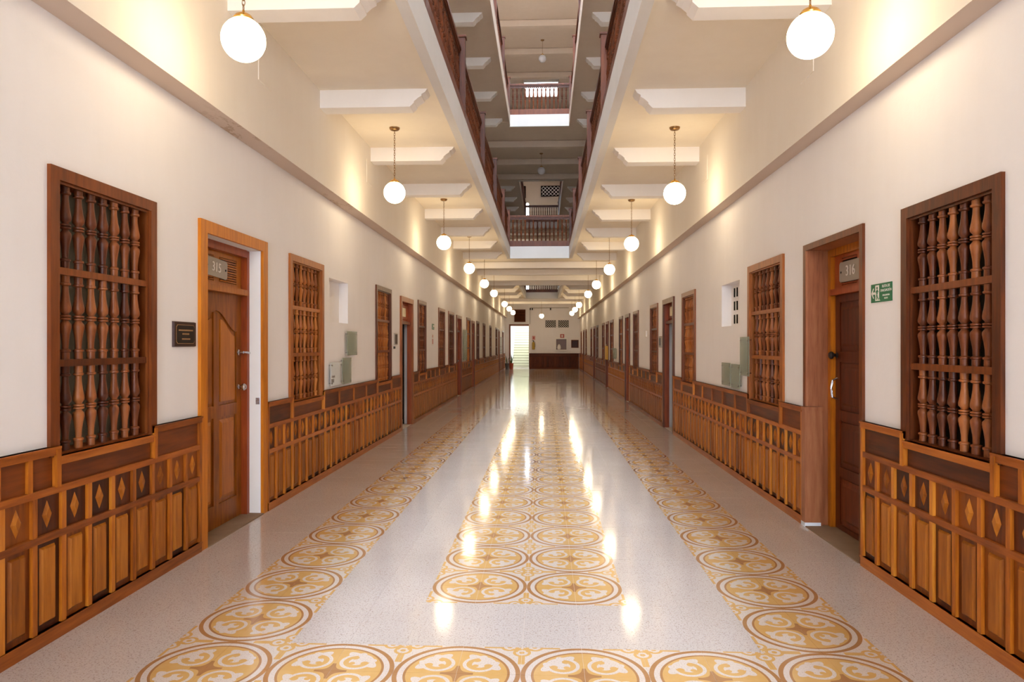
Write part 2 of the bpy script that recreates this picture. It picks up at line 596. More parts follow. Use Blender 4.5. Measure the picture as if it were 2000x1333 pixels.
for r in rows:
    for a, b in zip(xs, xs[1:]):
        cx, cy = (a + b) / 2, r + T / 2
        col = math.floor((cx - (CX0 - T)) / 0.6)
        k = math.floor((cy - (CY0 - T)) / 0.6)
        is_pat = False
        if 0 <= col <= 5 and abs((b - a) - T) < 1e-3:
            if k == 0: is_pat = True
            elif k >= 1 and col in (0, 5): is_pat = True
            elif k >= 2 and col in (2, 3): is_pat = True
        if is_pat:
            ccx, ccy = CX0 + 0.6 * col, CY0 + 0.6 * k
            sx, sy = cx > ccx, cy > ccy
            rot = {(True, True): 0, (False, True): 1, (False, False): 2, (True, False): 3}[(sx, sy)]
            pat.append((cx, cy, rot))
        else:
            pln.append((cx, cy, b - a))
rt = random.Random(3)
def tilt():
    return (rt.gauss(0, 0.0016), rt.gauss(0, 0.0009))
pm = tile_mesh(T, T, M['cement_tile'])
pat.sort(key=lambda t: t[1])
pln.sort(key=lambda t: t[1])
pl_vis = [t for t in pln if t[1] > 2.9]
pl_near = [t for t in pln if t[1] <= 2.9]
for (cx, cy, rot) in pat[:300]:
    tx, ty = tilt()
    ob('patterned_tile', pm, floor, (cx, cy, 0), (tx, ty, rot * PI / 2))
plain_cache = {}
for (cx, cy, w) in pl_vis[:300]:
    key = round(w, 3)
    if key not in plain_cache:
        plain_cache[key] = tile_mesh(w, T, M['terrazzo'])
    tx, ty = tilt()
    ob('terrazzo_tile', plain_cache[key], floor, (cx, cy, 0), (tx, ty, 0))
def tile_field(name, lst, mat, pattern):
    v, f, uvs = [], [], []
    for t in lst:
        cx, cy = t[0], t[1]
        w = T if pattern else t[2]
        tx, ty = tilt()
        i = len(v)
        pts = [(-1, -1), (1, -1), (1, 1), (-1, 1)]
        for (px, py) in pts:
            dx, dy = px * (w / 2 - GAP / 2), py * (T / 2 - GAP / 2)
            v.append((cx + dx, cy + dy, dy * tx - dx * ty))
        f.append((i, i + 1, i + 2, i + 3))
        base = [(0, 0), (1, 0), (1, 1), (0, 1)]
        if pattern:
            base = [base[(q - t[2]) % 4] for q in range(4)]
        uvs += base
    me = bpy.data.meshes.new(name)
    me.from_pydata(v, [], f)
    me.materials.append(mat)
    uv = me.uv_layers.new(name='UVMap')
    for k, q in enumerate(uvs):
        uv.data[k].uv = q
    o = ob(name, me, floor)
    o['kind'] = 'stuff'
    return o
tile_field('patterned_tiles', pat[300:], M['cement_tile'], True)
tile_field('terrazzo_tiles', pl_vis[300:] + pl_near, M['terrazzo'], False)
mb = MB()
mb.box(XL, XR, Y_BACK, rows[0], -0.0015, 0.0)
o = ob('terrazzo_tiles', mb.mesh('terrazzo_tiles', M['terrazzo']), floor)
o['kind'] = 'stuff'

# ------------------------------------------------------------------ ceilings of the storeys, voids, beams
VOIDS = [(Y_BACK + 2.0, 20.95), (30.4, 39.25)]
BEAM_Y = [5.24 + 2.2 * k for k in range(-5, 18)]
def in_void(y):
    return any(a - 0.3 < y < b + 0.3 for a, b in VOIDS)
def half_beam_mesh(side, z_bot, ceil):
    # profile in (x, z) with an ogee nose towards the void, extruded along y (0.21 m)
    if side == 'left':
        wx, e1, e0, d = UL, -1.436, -1.250, 1
    else:
        wx, e1, e0, d = UR, 1.130, 0.945, -1
    hgt = ceil - z_bot
    pts = [(wx, ceil), (wx, z_bot), (e1, z_bot),
           (e1 + d * 0.045, z_bot + hgt * 0.22), (e1 + d * 0.045, z_bot + hgt * 0.30),
           (e1 + d * 0.085, z_bot + hgt * 0.48), (e1 + d * 0.125, z_bot + hgt * 0.60),
           (e1 + d * 0.125, z_bot + hgt * 0.70), (e0 - d * 0.02, z_bot + hgt * 0.82), (e0, ceil)]
    return MB().prism(pts, 0.0, 0.21).mesh('beam', M['beam_white'])
M['beam_white'] = plaster('beam_white', lin(244, 239, 234), lin(238, 232, 226))
trim_no = 1
for lv in range(3):
    dz = STOREY * lv
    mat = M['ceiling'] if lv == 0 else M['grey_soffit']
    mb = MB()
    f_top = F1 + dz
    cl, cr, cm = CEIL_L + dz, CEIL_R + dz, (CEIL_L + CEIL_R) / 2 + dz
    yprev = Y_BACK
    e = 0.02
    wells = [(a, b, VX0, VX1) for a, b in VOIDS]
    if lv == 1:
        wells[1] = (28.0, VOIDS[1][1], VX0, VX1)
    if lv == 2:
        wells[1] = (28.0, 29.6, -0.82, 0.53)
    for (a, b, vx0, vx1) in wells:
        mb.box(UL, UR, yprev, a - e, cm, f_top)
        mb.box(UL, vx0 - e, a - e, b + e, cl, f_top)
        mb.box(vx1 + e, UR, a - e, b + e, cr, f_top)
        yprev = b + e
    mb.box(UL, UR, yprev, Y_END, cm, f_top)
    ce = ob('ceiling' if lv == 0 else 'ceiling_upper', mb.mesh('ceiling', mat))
    names = ['ground floor', 'first gallery', 'second gallery']
    tag(ce, 'plaster ceiling slab above the %s with two open wells' % names[lv], 'ceiling', kind='structure')
    # lip around the wells, white at the ends; upper sides darkened by colour in place of dimmer light
    lip = MB()
    lb = 4.13 + dz
    lw_ = 0.095 if lv == 0 else 0.03
    for (a, b, vx0, vx1) in wells:
        lip.cur = 0 if lv == 0 else 1
        lip.box(vx0 - lw_, vx0, a, b, lb, f_top + 0.002)
        lip.box(vx1, vx1 + lw_, a, b, lb - 0.025, f_top + 0.002)
        lip.cur = 0
        lip.box(vx0 - lw_, vx1 + lw_, b, b + lw_ + 0.02, lb - 0.012, f_top + 0.003)
        lip.box(vx0 - lw_, vx1 + lw_, a - lw_ - 0.02, a, lb - 0.012, f_top + 0.003)
    o = ob('trim_%d' % trim_no, lip.mesh('lip', [M['fascia'], M['grey_soffit']]))
    tag(o, 'lip with white painted ends around the ceiling wells above the %s' % names[lv], 'trim', kind='structure')
    trim_no += 1
    bl = half_beam_mesh('left', CEIL_L - 0.19, CEIL_L)
    br = half_beam_mesh('right', CEIL_R - 0.20, CEIL_R)
    full = MB().box(UL, UR, 0, 0.21, CEIL_R - 0.19, CEIL_R + 0.01).mesh('beam', M['beam_white'])
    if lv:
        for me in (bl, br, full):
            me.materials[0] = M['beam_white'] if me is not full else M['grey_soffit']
    for y in BEAM_Y:
        if y > Y_END - 0.3 or y < -1.5:
            continue
        if lv and y < 4: continue
        open_ = in_void(y) if lv == 0 else any(a - 0.3 < y < b + 0.3 for a, b, _, _ in wells)
        if lv == 2 and y > 25:
            open_ = False
            if 27.7 < y < 29.8:
                continue
        if open_:
            ob('beam', bl, ce, (0, y, dz))
            ob('beam', br, ce, (0, y, dz))
        else:
            ob('beam', full, ce, (0, y, dz + 0.0))
# flat roof over the galleries beside the wells (the wells stay open to the sky)

# ------------------------------------------------------------------ end wall and the stair behind its doorway
def zpx(y, D=45.5):
    return H + (674 - y) * D / 1377
DX0, DX1, DTOP = -2.20, -1.03, 2.76
ew = MB()
holes = [(DX0, DX1, 0.0, DTOP), (DX0, DX1, F1, F1 + 2.35), (DX0, DX1, F1 + STOREY, F1 + STOREY + 2.30)]
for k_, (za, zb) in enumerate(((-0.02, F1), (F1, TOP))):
    ew.cur = k_  # upper storeys take a darker colour in place of the dim light there
    ew.box(DX1, XR + 0.2, Y_END, Y_END + 0.25, za, zb)
    ew.box(XL - 0.2, DX0, Y_END, Y_END + 0.25, za, zb)
z = 0
for h in holes:
    ew.cur = 1 if z > 3 else 0
    if h[2] > z:
        ew.box(DX0, DX1, Y_END, Y_END + 0.25, z, h[2])
    z = h[3]
ew.box(DX0, DX1, Y_END, Y_END + 0.25, z, TOP)
wall_end = ob('wall_end', ew.mesh('wall_end', [M['wall'], M['grey_soffit']]))
tag(wall_end, 'plaster wall closing the far end of the corridor', 'wall', kind='structure')
# door frame at the far end
fr = MB()
fr.box(DX0 - 0.10, DX0, Y_END - 0.05, Y_END + 0.05, 0, DTOP + 0.11)
fr.box(DX0, DX1, Y_END - 0.05, Y_END + 0.05, DTOP, DTOP + 0.11)
d = thing('door_1', ((DX0 + DX1) / 2, Y_END, 0), 0, 'open doorway to the bright stair at the far end of the corridor', 'doorway', kind='structure')
o = ob('frame', fr.mesh('frame', M['window_wood']), d)
o.matrix_parent_inverse = Matrix.Translation(-d.location)
# stair
st = thing('staircase', (-1.5, Y_END + 0.9, 0), 0, 'pale greenish flight of stairs seen through the far doorway', 'staircase')
for i in range(17):
    mb = MB().box(-0.62, 0.95, 0, 0.30, 0, 0.172 * (i + 1))
    mb.box(-0.62, 0.95, -0.02, 0.02, 0.172 * (i + 1) - 0.035, 0.172 * (i + 1) + 0.002)
    so = ob('step', mb.mesh('step', M['step']), st, (0, 0.28 * i, 0))
    nz = MB().box(-0.62, 0.95, -0.026, -0.018, 0.172 * (i + 1) - 0.036, 0.172 * (i + 1) + 0.001)
    ob('nosing', nz.mesh('nosing', M['nosing']), so)
sw = MB()
sw.box(-2.75, -2.62, Y_END + 0.25, Y_END + 7.5, -0.02, 6)
sw.box(-0.45, -0.32, Y_END + 0.25, Y_END + 7.5, -0.02, 6)
sw.box(-2.75, -0.32, Y_END + 7.5, Y_END + 7.65, -0.02, 6)
sw.box(-2.75, -0.32, Y_END + 0.25, Y_END + 7.5, -0.10, -0.004)
sw.box(-2.75, -0.32, Y_END + 0.25, Y_END + 1.6, 4.4, 4.46)  # unseen short roof, added to cut the daylight on the stairs
o = ob('wall_stairwell', sw.mesh('wall_stairwell', M['white']))
tag(o, 'white walls and an added shading roof around the stair beyond the far doorway', 'wall', kind='structure')
# louvre above the doorway
lv_ = thing('vent_louvre', (-1.60, Y_END, 3.42), 0, 'dark square louvre in the end wall above the far doorway', 'louvre')
mb = MB().box(-0.36, 0.36, -0.05, 0.0, -0.40, 0.40)
ob('backing', mb.mesh('backing', M['shutter_dark']), lv_)
fm = MB()
fm.box(-0.36, -0.31, -0.09, -0.05, -0.40, 0.40).box(0.31, 0.36, -0.09, -0.05, -0.40, 0.40)
fm.box(-0.31, 0.31, -0.09, -0.05, 0.35, 0.40).box(-0.31, 0.31, -0.09, -0.05, -0.40, -0.35)
ob('frame', fm.mesh('frame', M['board_brown']), lv_)
sl = MB().box(-0.31, 0.31, -0.006, 0.006, -0.03, 0.03).mesh('slat', M['board_brown'])
for i in range(9):
    ob('slat', sl, lv_, (0, -0.07, -0.31 + i * 0.077), (math.radians(35), 0, 0))
# lattice vents
def lattice(cx, z0, z1, w, label, group, frame=False):
    t = thing('lattice_vent', (cx, Y_END, z0), 0, label, 'vent', group)
    h = z1 - z0
    ob('backing', MB().box(-w / 2, w / 2, -0.012, 0.0, 0, h).mesh('backing', M['shutter_dark']), t)
    n = 5
    p = w / n
    mb = MB()
    L = w + h
    k = -int(h / p) - 1
    while k * p < w:
        for sg in (1, -1):
            x0 = -w / 2 + k * p
            pts = []
            a, b = max(0.0, -(k * p)), min(h, w - k * p)
            if b > a:
                xa, xb = x0 + a, x0 + b
                if sg < 0: xa, xb = -xa, -xb
                t2 = p * 0.085
                pts = [(xa - t2, a), (xa + t2, a), (xb + t2, b), (xb - t2, b)]
                if sg < 0: pts = pts[::-1]
                mb.prism(pts, -0.05 - (0.004 if sg > 0 else 0), -0.012)
        k += 1
    ob('lattice', mb.mesh('lattice', M['wall']), t)
    if frame:
        f = MB()
        f.box(-w / 2 - 0.05, -w / 2, -0.07, 0, -0.05, h + 0.05).box(w / 2, w / 2 + 0.05, -0.07, 0, -0.05, h + 0.05)
        f.box(-w / 2, w / 2, -0.07, 0, h, h + 0.05).box(-w / 2, w / 2, -0.07, 0, -0.05, 0)
        ob('frame', f.mesh('frame', M['shutter_dark']), t)
lattice(0.38, 2.66, 3.13, 0.69, 'left of the two lattice vents high on the far end wall', 'lattice vents')
lattice(1.20, 2.66, 3.13, 0.69, 'right of the two lattice vents high on the far end wall', 'lattice vents')
lattice(0.38, F1 + STOREY + 2.75, F1 + STOREY + 3.33, 1.16, 'dark framed lattice vent on the end wall two storeys up', 'lattice vents', True)
t = thing('upper_shutter', (-1.38, Y_END, F1 + STOREY + 2.60), 0, 'small dark shutter on the end wall two storeys up', 'shutter')
ob('frame', MB().box(-0.3, 0.16, -0.05, 0, 0, 0.78).mesh('frame', M['shutter_dark']), t)
ob('panel', MB().frustum(-0.24, 0.10, 0.06, 0.72, -0.05, -0.07, 0.02).mesh('panel', M['board_brown']), t)
# end wainscot, boards one by one
we = thing('wainscot', (0.62, Y_END, 0), 0, 'dark brown board wainscot across the far end wall', 'paneling')
x0, x1 = DX1 + 0.02 - 0.62, XR - 0.05 - 0.62
ob('backing', MB().box(x0, x1, -0.02, 0, 0, 0.95).mesh('backing', M['board_brown']), we)
nb = 20
bw = (x1 - x0) / nb
bm_ = MB().frustum(-bw / 2 + 0.008, bw / 2 - 0.008, 0.1, 0.78, -0.02, -0.035, 0.01).mesh('board', M['board_brown'])
for i in range(nb):
    ob('board', bm_, we, (x0 + bw * (i + 0.5), 0, 0))
ob('rail', MB().box(x0, x1, -0.045, 0, 0.93, 1.0).mesh('rail', M['board_brown']), we)
ob('rail', MB().box(x0, x1, -0.04, 0, 0.0, 0.09).mesh('rail', M['board_brown']), we)
ob('rail', MB().box(x0, x1, -0.035, 0, 0.79, 0.83).mesh('rail', M['board_brown']), we)
# framed display, sign over it, board, extinguisher
t = thing('display_case', (1.06, Y_END, 1.15), 0, 'white framed display with a dark picture on the far end wall', 'display')
f = MB()
f.box(-0.40, -0.33, -0.12, 0, 0, 0.84).box(0.33, 0.40, -0.12, 0, 0, 0.84).box(-0.33, 0.33, -0.12, 0, 0.76, 0.84).box(-0.33, 0.33, -0.12, 0, 0, 0.08)
ob('frame', f.mesh('frame', M['white']), t)
ob('picture', MB().box(-0.33, 0.33, -0.05, 0, 0.08, 0.76).mesh('picture', M['photo_grey']), t)
mb = MB().lathe([(0.0, 0), (0.10, 0.0), (0.13, 0.12), (0.09, 0.26), (0.02, 0.34)], 10, -0.14, -0.08, 0.10)
ob('hose_reel', mb.mesh('hose_reel', M['sign_white'], True), t)
t = thing('safety_sign', (1.12, Y_END, 1.99), 0, 'small red square safety sign above the white display on the end wall', 'sign')
ob('panel', MB().box(-0.13, 0.13, -0.012, 0, 0, 0.24).mesh('panel', M['red']), t)
ob('symbol', MB().box(-0.06, -0.02, -0.016, -0.012, 0.05, 0.19).box(0.0, 0.05, -0.016, -0.012, 0.05, 0.19).mesh('symbol', M['sign_white']), t)
t = thing('notice_board', (1.93, Y_END, 1.36), 0, 'dark brown square board beside the right corner of the end wall', 'board')
ob('frame', MB().box(-0.235, 0.235, -0.03, 0, 0, 0.50).mesh('frame', M['board_brown']), t)
ob('panel', MB().frustum(-0.19, 0.19, 0.045, 0.455, -0.03, -0.04, 0.01).mesh('panel', M['plaque']), t)
t = thing('fire_extinguisher', (-0.73, Y_END - 0.11, 1.24), 0, 'yellow fire extinguisher hung on the far end wall beside the doorway', 'extinguisher')
ob('cylinder', MB().lathe([(0.07, 0), (0.095, 0.02), (0.095, 0.40), (0.06, 0.47), (0.03, 0.50)], 12).mesh('cylinder', M['ochre'], True), t)
ob('valve', MB().box(-0.03, 0.03, -0.03, 0.03, 0.50, 0.56).box(-0.09, 0.04, -0.01, 0.01, 0.56, 0.59).mesh('valve', M['black_metal']), t)
ob('hose', MB().tube([(0.03, 0, 0.53), (0.10, -0.03, 0.48), (0.115, -0.03, 0.30), (0.105, -0.02, 0.15)], 0.012).mesh('hose', M['black_metal']), t)
ob('bracket', MB().box(-0.03, 0.03, 0.06, 0.11, 0.1, 0.4).mesh('bracket', M['black_metal']), t)
t = thing('extinguisher_sign', (-0.71, Y_END, 1.86), 0, 'small pink sign above the yellow fire extinguisher', 'sign')
ob('panel', MB().box(-0.10, 0.10, -0.012, 0, 0, 0.26).mesh('panel', M['pink']), t)
ob('symbol', MB().box(-0.04, 0.04, -0.016, -0.012, 0.06, 0.2).mesh('symbol', M['red']), t)
# cable conduit with two junction boxes under the ceiling
t = thing('conduit', (0, Y_END - 0.004, 3.92), 0, 'thin grey conduit with small boxes under the ceiling of the end wall', 'conduit')
ob('pipe', MB().tube([(-0.95, -0.03, 0), (1.55, -0.03, 0)], 0.018).tube([(-0.95, -0.03, 0), (-0.95, -0.03, -1.05)], 0.015).mesh('pipe', M['plate_grey']), t)
for x in (-0.80, -0.93, 0.37):
    ob('box', MB().box(x - 0.035, x + 0.035, -0.09, 0, -0.14, 0.0).mesh('box', M['black_metal']), t)

# ------------------------------------------------------------------ plants by the far doorway
def plant(x, y, r, h, potmat, name, label, leaves, seed):
    rr = random.Random(seed)
    t = thing(name, (x, y, 0), 0, label, 'plant')
    ob('pot', MB().lathe([(r * 0.72, 0), (r * 0.95, h * 0.85), (r, h * 0.86), (r, h), (r * 0.85, h), (r * 0.8, h * 0.9)], 14).mesh('pot', potmat, True), t)
    me = None
    for i in range(leaves):
        a = rr.uniform(0, 2 * PI)
        lean = rr.uniform(0.05, 0.28)
        hh = rr.uniform(0.3, 0.62)
        w = 0.03
        mb = MB()
        ca, sa = math.cos(a), math.sin(a)
        pts = [(0.03, 0), (lean * 0.35, hh * 0.55), (lean, hh)]
        wd = [w * 0.6, w, 0.004]
        vs = []
        for (rad, zz), ww in zip(pts, wd):
            vs.append(((rad * ca - ww * sa), (rad * sa + ww * ca), h * 0.9 + zz))
            vs.append(((rad * ca + ww * sa), (rad * sa - ww * ca), h * 0.9 + zz))
        mb.v = vs
        mb.f = [(0, 1, 3, 2), (2, 3, 5, 4)]
        mb.mi = [0, 0]
        ob('leaf', mb.mesh('leaf', M['leaf']), t)
plant(-2.08, 44.0, 0.13, 0.40, M['terracotta'], 'potted_plant', 'green plant in a terracotta pot before the far doorway', 12, 1)
plant(-2.33, 43.5, 0.13, 0.40, M['pot_grey'], 'potted_plant', 'plant in a dark grey pot against the left wall by the far doorway', 6, 2)

# ------------------------------------------------------------------ turned balusters
PROF = [(0.72, 0), (0.72, 0.085), (0.90, 0.09), (0.90, 0.112), (0.54, 0.125), (0.58, 0.20), (0.76, 0.30), (1.0, 0.385),
        (0.96, 0.42), (0.60, 0.452), (0.56, 0.466), (0.94, 0.474), (0.94, 0.492), (0.66, 0.50)]
PROF = PROF + [(r, 1 - z) for r, z in PROF[:-1][::-1]]
def baluster_mesh(R, h, mat, seg=10):
    return MB().lathe([(r * R, z * h) for r, z in PROF], seg).mesh('baluster', mat, True)

# ------------------------------------------------------------------ windows
win_no = 0
def build_window(side, idx, y0, y1, top):
    global win_no
    win_no += 1
    s = sgn(side)
    yc, w = (y0 + y1) / 2, y1 - y0
    fw_mat, bal_mat, sh_mat = M['window_wood'], M['baluster_wood'], M['shutter_dark']
    if side == 'left':
        if idx == 0: sh_mat = M['shutter_grey']
        elif idx == 1: fw_mat, bal_mat, sh_mat = M['window_wood_light'], M['baluster_wood_light'], M['shutter_dark']
        else: sh_mat, bal_mat = M['shutter_brown'], M['baluster_wood_light'] if idx in (2, 6) else M['baluster_wood']
    else:
        if idx == 1: fw_mat = M['window_wood_light']
        elif idx == 2: sh_mat, bal_mat = M['shutter_brown'], M['baluster_wood_light']
        elif idx > 2: sh_mat = M['shutter_brown']
    what = {('left', 0): 'dark turned-baluster window with a grey-green shutter behind', ('left', 1): 'honey-coloured turned-baluster window',
            ('right', 0): 'weathered brown turned-baluster window', ('right', 1): 'reddish turned-baluster window beside the glass plates'}.get(
            (side, idx), 'brown turned-baluster window')
    label = '%s, %s window from the front on the %s wall' % (what, ordinal(idx), side)
    t = thing('window_%d' % win_no, (xw(side), yc, 0), rz(side), label, 'window', 'baluster windows of the %s wall' % side, 'structure')
    hw = w / 2
    fr = MB()
    # casing boards, mitred at the top
    for sg in (-1, 1):
        fr.prism([(sg * hw, SILL), (sg * hw, top), (sg * (hw - CAS), top - CAS), (sg * (hw - CAS), SILL)], 0, 0.022)
    fr.prism([(-hw, top), (hw, top), (hw - CAS, top - CAS), (-hw + CAS, top - CAS)], 0, 0.022)
    # lining
    i = hw - CAS
    fr.box(-i - 0.03, -i, -0.125, 0.0, SILL, top - CAS).box(i, i + 0.03, -0.125, 0.0, SILL, top - CAS)
    fr.box(-i, i, -0.125, 0.0, top - CAS, top - CAS + 0.03).box(-i, i, -0.125, 0.0, SILL - 0.01, SILL + 0.012)
    # inner bead
    fr.box(-i, -i + 0.014, -0.012, 0.004, SILL + 0.012, top - CAS).box(i - 0.014, i, -0.012, 0.004, SILL + 0.012, top - CAS)
    fr.box(-i + 0.014, i - 0.014, -0.012, 0.004, top - CAS - 0.014, top - CAS)
    ob('frame', fr.mesh('frame', fw_mat), t)
    sh = MB()
    sh.box(-i - 0.02, i + 0.02, -0.14, -0.125, SILL - 0.01, top - CAS + 0.02)
    sp = ob('shutter', sh.mesh('shutter', sh_mat), t)
    if idx > 0 and sh_mat is M['shutter_brown']:
        zz = SILL + 0.06
        for k in range(3):
            hh = (top - CAS - SILL - 0.1) / 3
            for sg in (-1, 1):
                a, b = (0.02, i - 0.03) if sg > 0 else (-i + 0.03, -0.02)
                ob('panel', MB().frustum(a, b, zz + 0.02, zz + hh - 0.03, -0.125, -0.113, 0.02).mesh('panel', sh_mat), sp)
            zz += hh
    z0, z3 = SILL + 0.012, top - CAS
    hgt = (z3 - z0 - 2 * 0.038) / 3
    za = z0
    n = 7
    pitch = 2 * i * 0.1255
    R = 0.0305
    near = idx < 4
    if near:
        bmesh_ = baluster_mesh(R, hgt, bal_mat, 12 if idx == 0 else 8)
    else:
        joined = MB()
    rail = MB().box(-i, i, -0.062, -0.002, 0, 0.038).mesh('rail', fw_mat)
    rb = random.Random(idx * 7 + (0 if side == 'left' else 50))
    for row in range(3):
        for k in range(n):
            u = pitch * (k - 3) + s * 0.010
            if near:
                ob('baluster', bmesh_, t, (u, -0.032, za), (0, 0, rb.uniform(0, 0.6)))
            else:
                joined.lathe([(r * R, z * hgt) for r, z in PROF[::2] + [PROF[-1]]], 6, u, -0.032, za)
        za += hgt
        if row < 2:
            ob('rail', rail, t, (0, 0, za))
            za += 0.038
    if not near:
        o = ob('balusters', joined.mesh('balusters', bal_mat, True), t)
        o['kind'] = 'stuff'
for side in ('left', 'right'):
    for i, (a, b, tp) in enumerate(WIN[side]):
        build_window(side, i, a, b, tp)

# niche of the right wall: three pierced blocks in its back
for k in range(3):
    for q in range(2):
        mb = MB().box(-0.025, 0.025, 0.0, 0.006, -0.055, 0.055)
        ob('vent_slot', mb.mesh('vent_slot', M['shutter_dark']), wall_r, (XR + 0.1195, 8.86 - q * 0.12, 1.86 + 0.165 * k), (0, 0, rz('right')))

# ------------------------------------------------------------------ doors
door_no = 1
def casing(t, hw, top, cw, ct, mat, v1=0.025):
    f = MB()
    for sg in (-1, 1):
        f.prism([(sg * hw, 0), (sg * hw, top), (sg * (hw - cw), top - ct), (sg * (hw - cw), 0)], 0, v1)
    f.prism([(-hw, top), (hw, top), (hw - cw, top - ct), (-hw + cw, top - ct)], 0, v1)
    return ob('casing', f.mesh('casing', mat), t)

def number_plate(parent, loc, w, h, text, tilt_=0.0):
    mb = MB()
    c = 0.018
    pts = [(-w / 2 + c, -h / 2), (w / 2 - c, -h / 2), (w / 2, -h / 2 + c), (w / 2, h / 2 - c), (w / 2 - c, h / 2), (-w / 2 + c, h / 2), (-w / 2, h / 2 - c), (-w / 2, -h / 2 + c)]
    mb.prism(pts, 0, 0.006)
    o = ob('number_plate', mb.mesh('number_plate', M['plate_grey'] if text else M['ivory']), parent, loc, (0, tilt_, 0))
    o['label'] = 'grey room number plate' if text else 'ivory room number plate'
    if text:
        lettering('lettering', text, h * 0.72, M['sign_white'], o, (0, 0.0075, 0))
        for sg in (-1, 1):
            mb = MB().lathe([(0.009, 0), (0.009, 0.004), (0.004, 0.007)], 8)
            ob('screw', mb.mesh('screw', M['black_metal'], True), o, (sg * (w / 2 - 0.035), 0.006, 0), (-PI / 2, 0, 0))
    return o

def ogee(x0, x1, zlow, zhigh, n=8, flip=False):
    out = []
    for k in range(n + 1):
        tt = k / n
        e = 0.5 - 0.5 * math.cos(PI * tt)
        z = zlow + (zhigh - zlow) * (e if not flip else 1 - e)
        out.append((x0 + (x1 - x0) * tt, z))
    return out

def lever(parent, loc, direction):
    o = ob('lever_handle', MB().lathe([(0.028, 0), (0.028, 0.008), (0.012, 0.012), (0.012, 0.05)], 12).mesh('rose', M['steel'], True), parent, loc, (-PI / 2, 0, 0))
    pts = [(0, 0, 0.045), (direction * 0.03, 0, 0.055), (direction * 0.12, 0.008, 0.055)]
    ob('lever', MB().tube(pts, 0.011, 8).mesh('lever', M['steel'], True), o)
    o['label'] = 'chrome lever handle'
    return o
def knob(parent, loc, mat, label):
    o = ob('knob', MB().lathe([(0.024, 0), (0.024, 0.006), (0.012, 0.012), (0.014, 0.028), (0.030, 0.040), (0.032, 0.055), (0.022, 0.068), (0.004, 0.072)], 14).mesh('knob', mat, True), parent, loc, (-PI / 2, 0, 0))
    o['label'] = label
    return o

# --- left door 315
y0, y1, top = DOOR['left'][0]
yc, hw = (y0 + y1) / 2, (y1 - y0) / 2
door_no += 1
d = thing('door_%d' % door_no, (XL, yc, 0), rz('left'), 'closed honey-coloured panelled door numbered 315 in an orange casing on the left wall', 'door', kind='structure')
casing(d, hw, top, 0.105, 0.095, M['casing_wood'])
iw = hw - 0.105
FV = -0.105        # front of the inner frame
f = MB()
f.box(-iw - 0.05, -iw + 0.05, FV - 0.09, FV, 0, top - 0.10)
f.box(iw - 0.05, iw + 0.05, FV - 0.09, FV, 0, top - 0.10)
f.box(-iw + 0.05, iw - 0.05, FV - 0.09, FV, top - 0.16, top - 0.05)
o = ob('frame', f.mesh('frame', M['red_wood']), d)
o['label'] = 'reddish inner door frame'
# painted reveals between the casing and the frame
rv = MB()
rv.box(-hw + 0.04, -iw, FV, -0.001, 0, top - 0.04).box(iw, hw - 0.04, FV, -0.001, 0, top - 0.04).box(-iw, iw, FV, -0.001, top - 0.095, top - 0.04)
o = ob('reveal', rv.mesh('reveal', M['white']), d)
o['label'] = 'white painted door reveal'
lw = iw - 0.05
LV = FV - 0.055     # leaf face
ob('transom_bar', MB().box(-lw, lw, FV - 0.09, FV + 0.012, 1.985, 2.035).mesh('transom_bar', M['door_wood']), d)
tr = ob('transom', MB().box(-lw, lw, LV - 0.02, LV - 0.006, 2.035, top - 0.16)
        .box(-lw, lw, LV - 0.006, LV, 2.035, 2.075).box(-lw, lw, LV - 0.006, LV, top - 0.20, top - 0.16)
        .box(-0.05, 0.05, LV - 0.006, LV, 2.075, top - 0.20).box(-lw, -lw + 0.10, LV - 0.006, LV, 2.075, top - 0.20).box(lw - 0.10, lw, LV - 0.006, LV, 2.075, top - 0.20)
        .mesh('transom', M['door_wood']), d)
for sg in (-1, 1):
    a, b = (0.05, lw - 0.10) if sg > 0 else (-lw + 0.10, -0.05)
    ob('louvre_opening', MB().box(a, b, LV - 0.0055, LV - 0.004, 2.08, top - 0.205).mesh('louvre_opening', M['shutter_dark']), tr)
    sm = MB().box(a, b, -0.007, 0.007, -0.0065, 0.0065).mesh('slat', M['door_wood'])
    for k in range(10):
        ob('slat', sm, tr, (0, LV - 0.001, 2.09 + k * (top - 0.215 - 2.09) / 9), (math.radians(-25), 0, 0))
number_plate(d, (0.035, LV + 0.012, 2.185), 0.40, 0.155, '315', math.radians(-3))
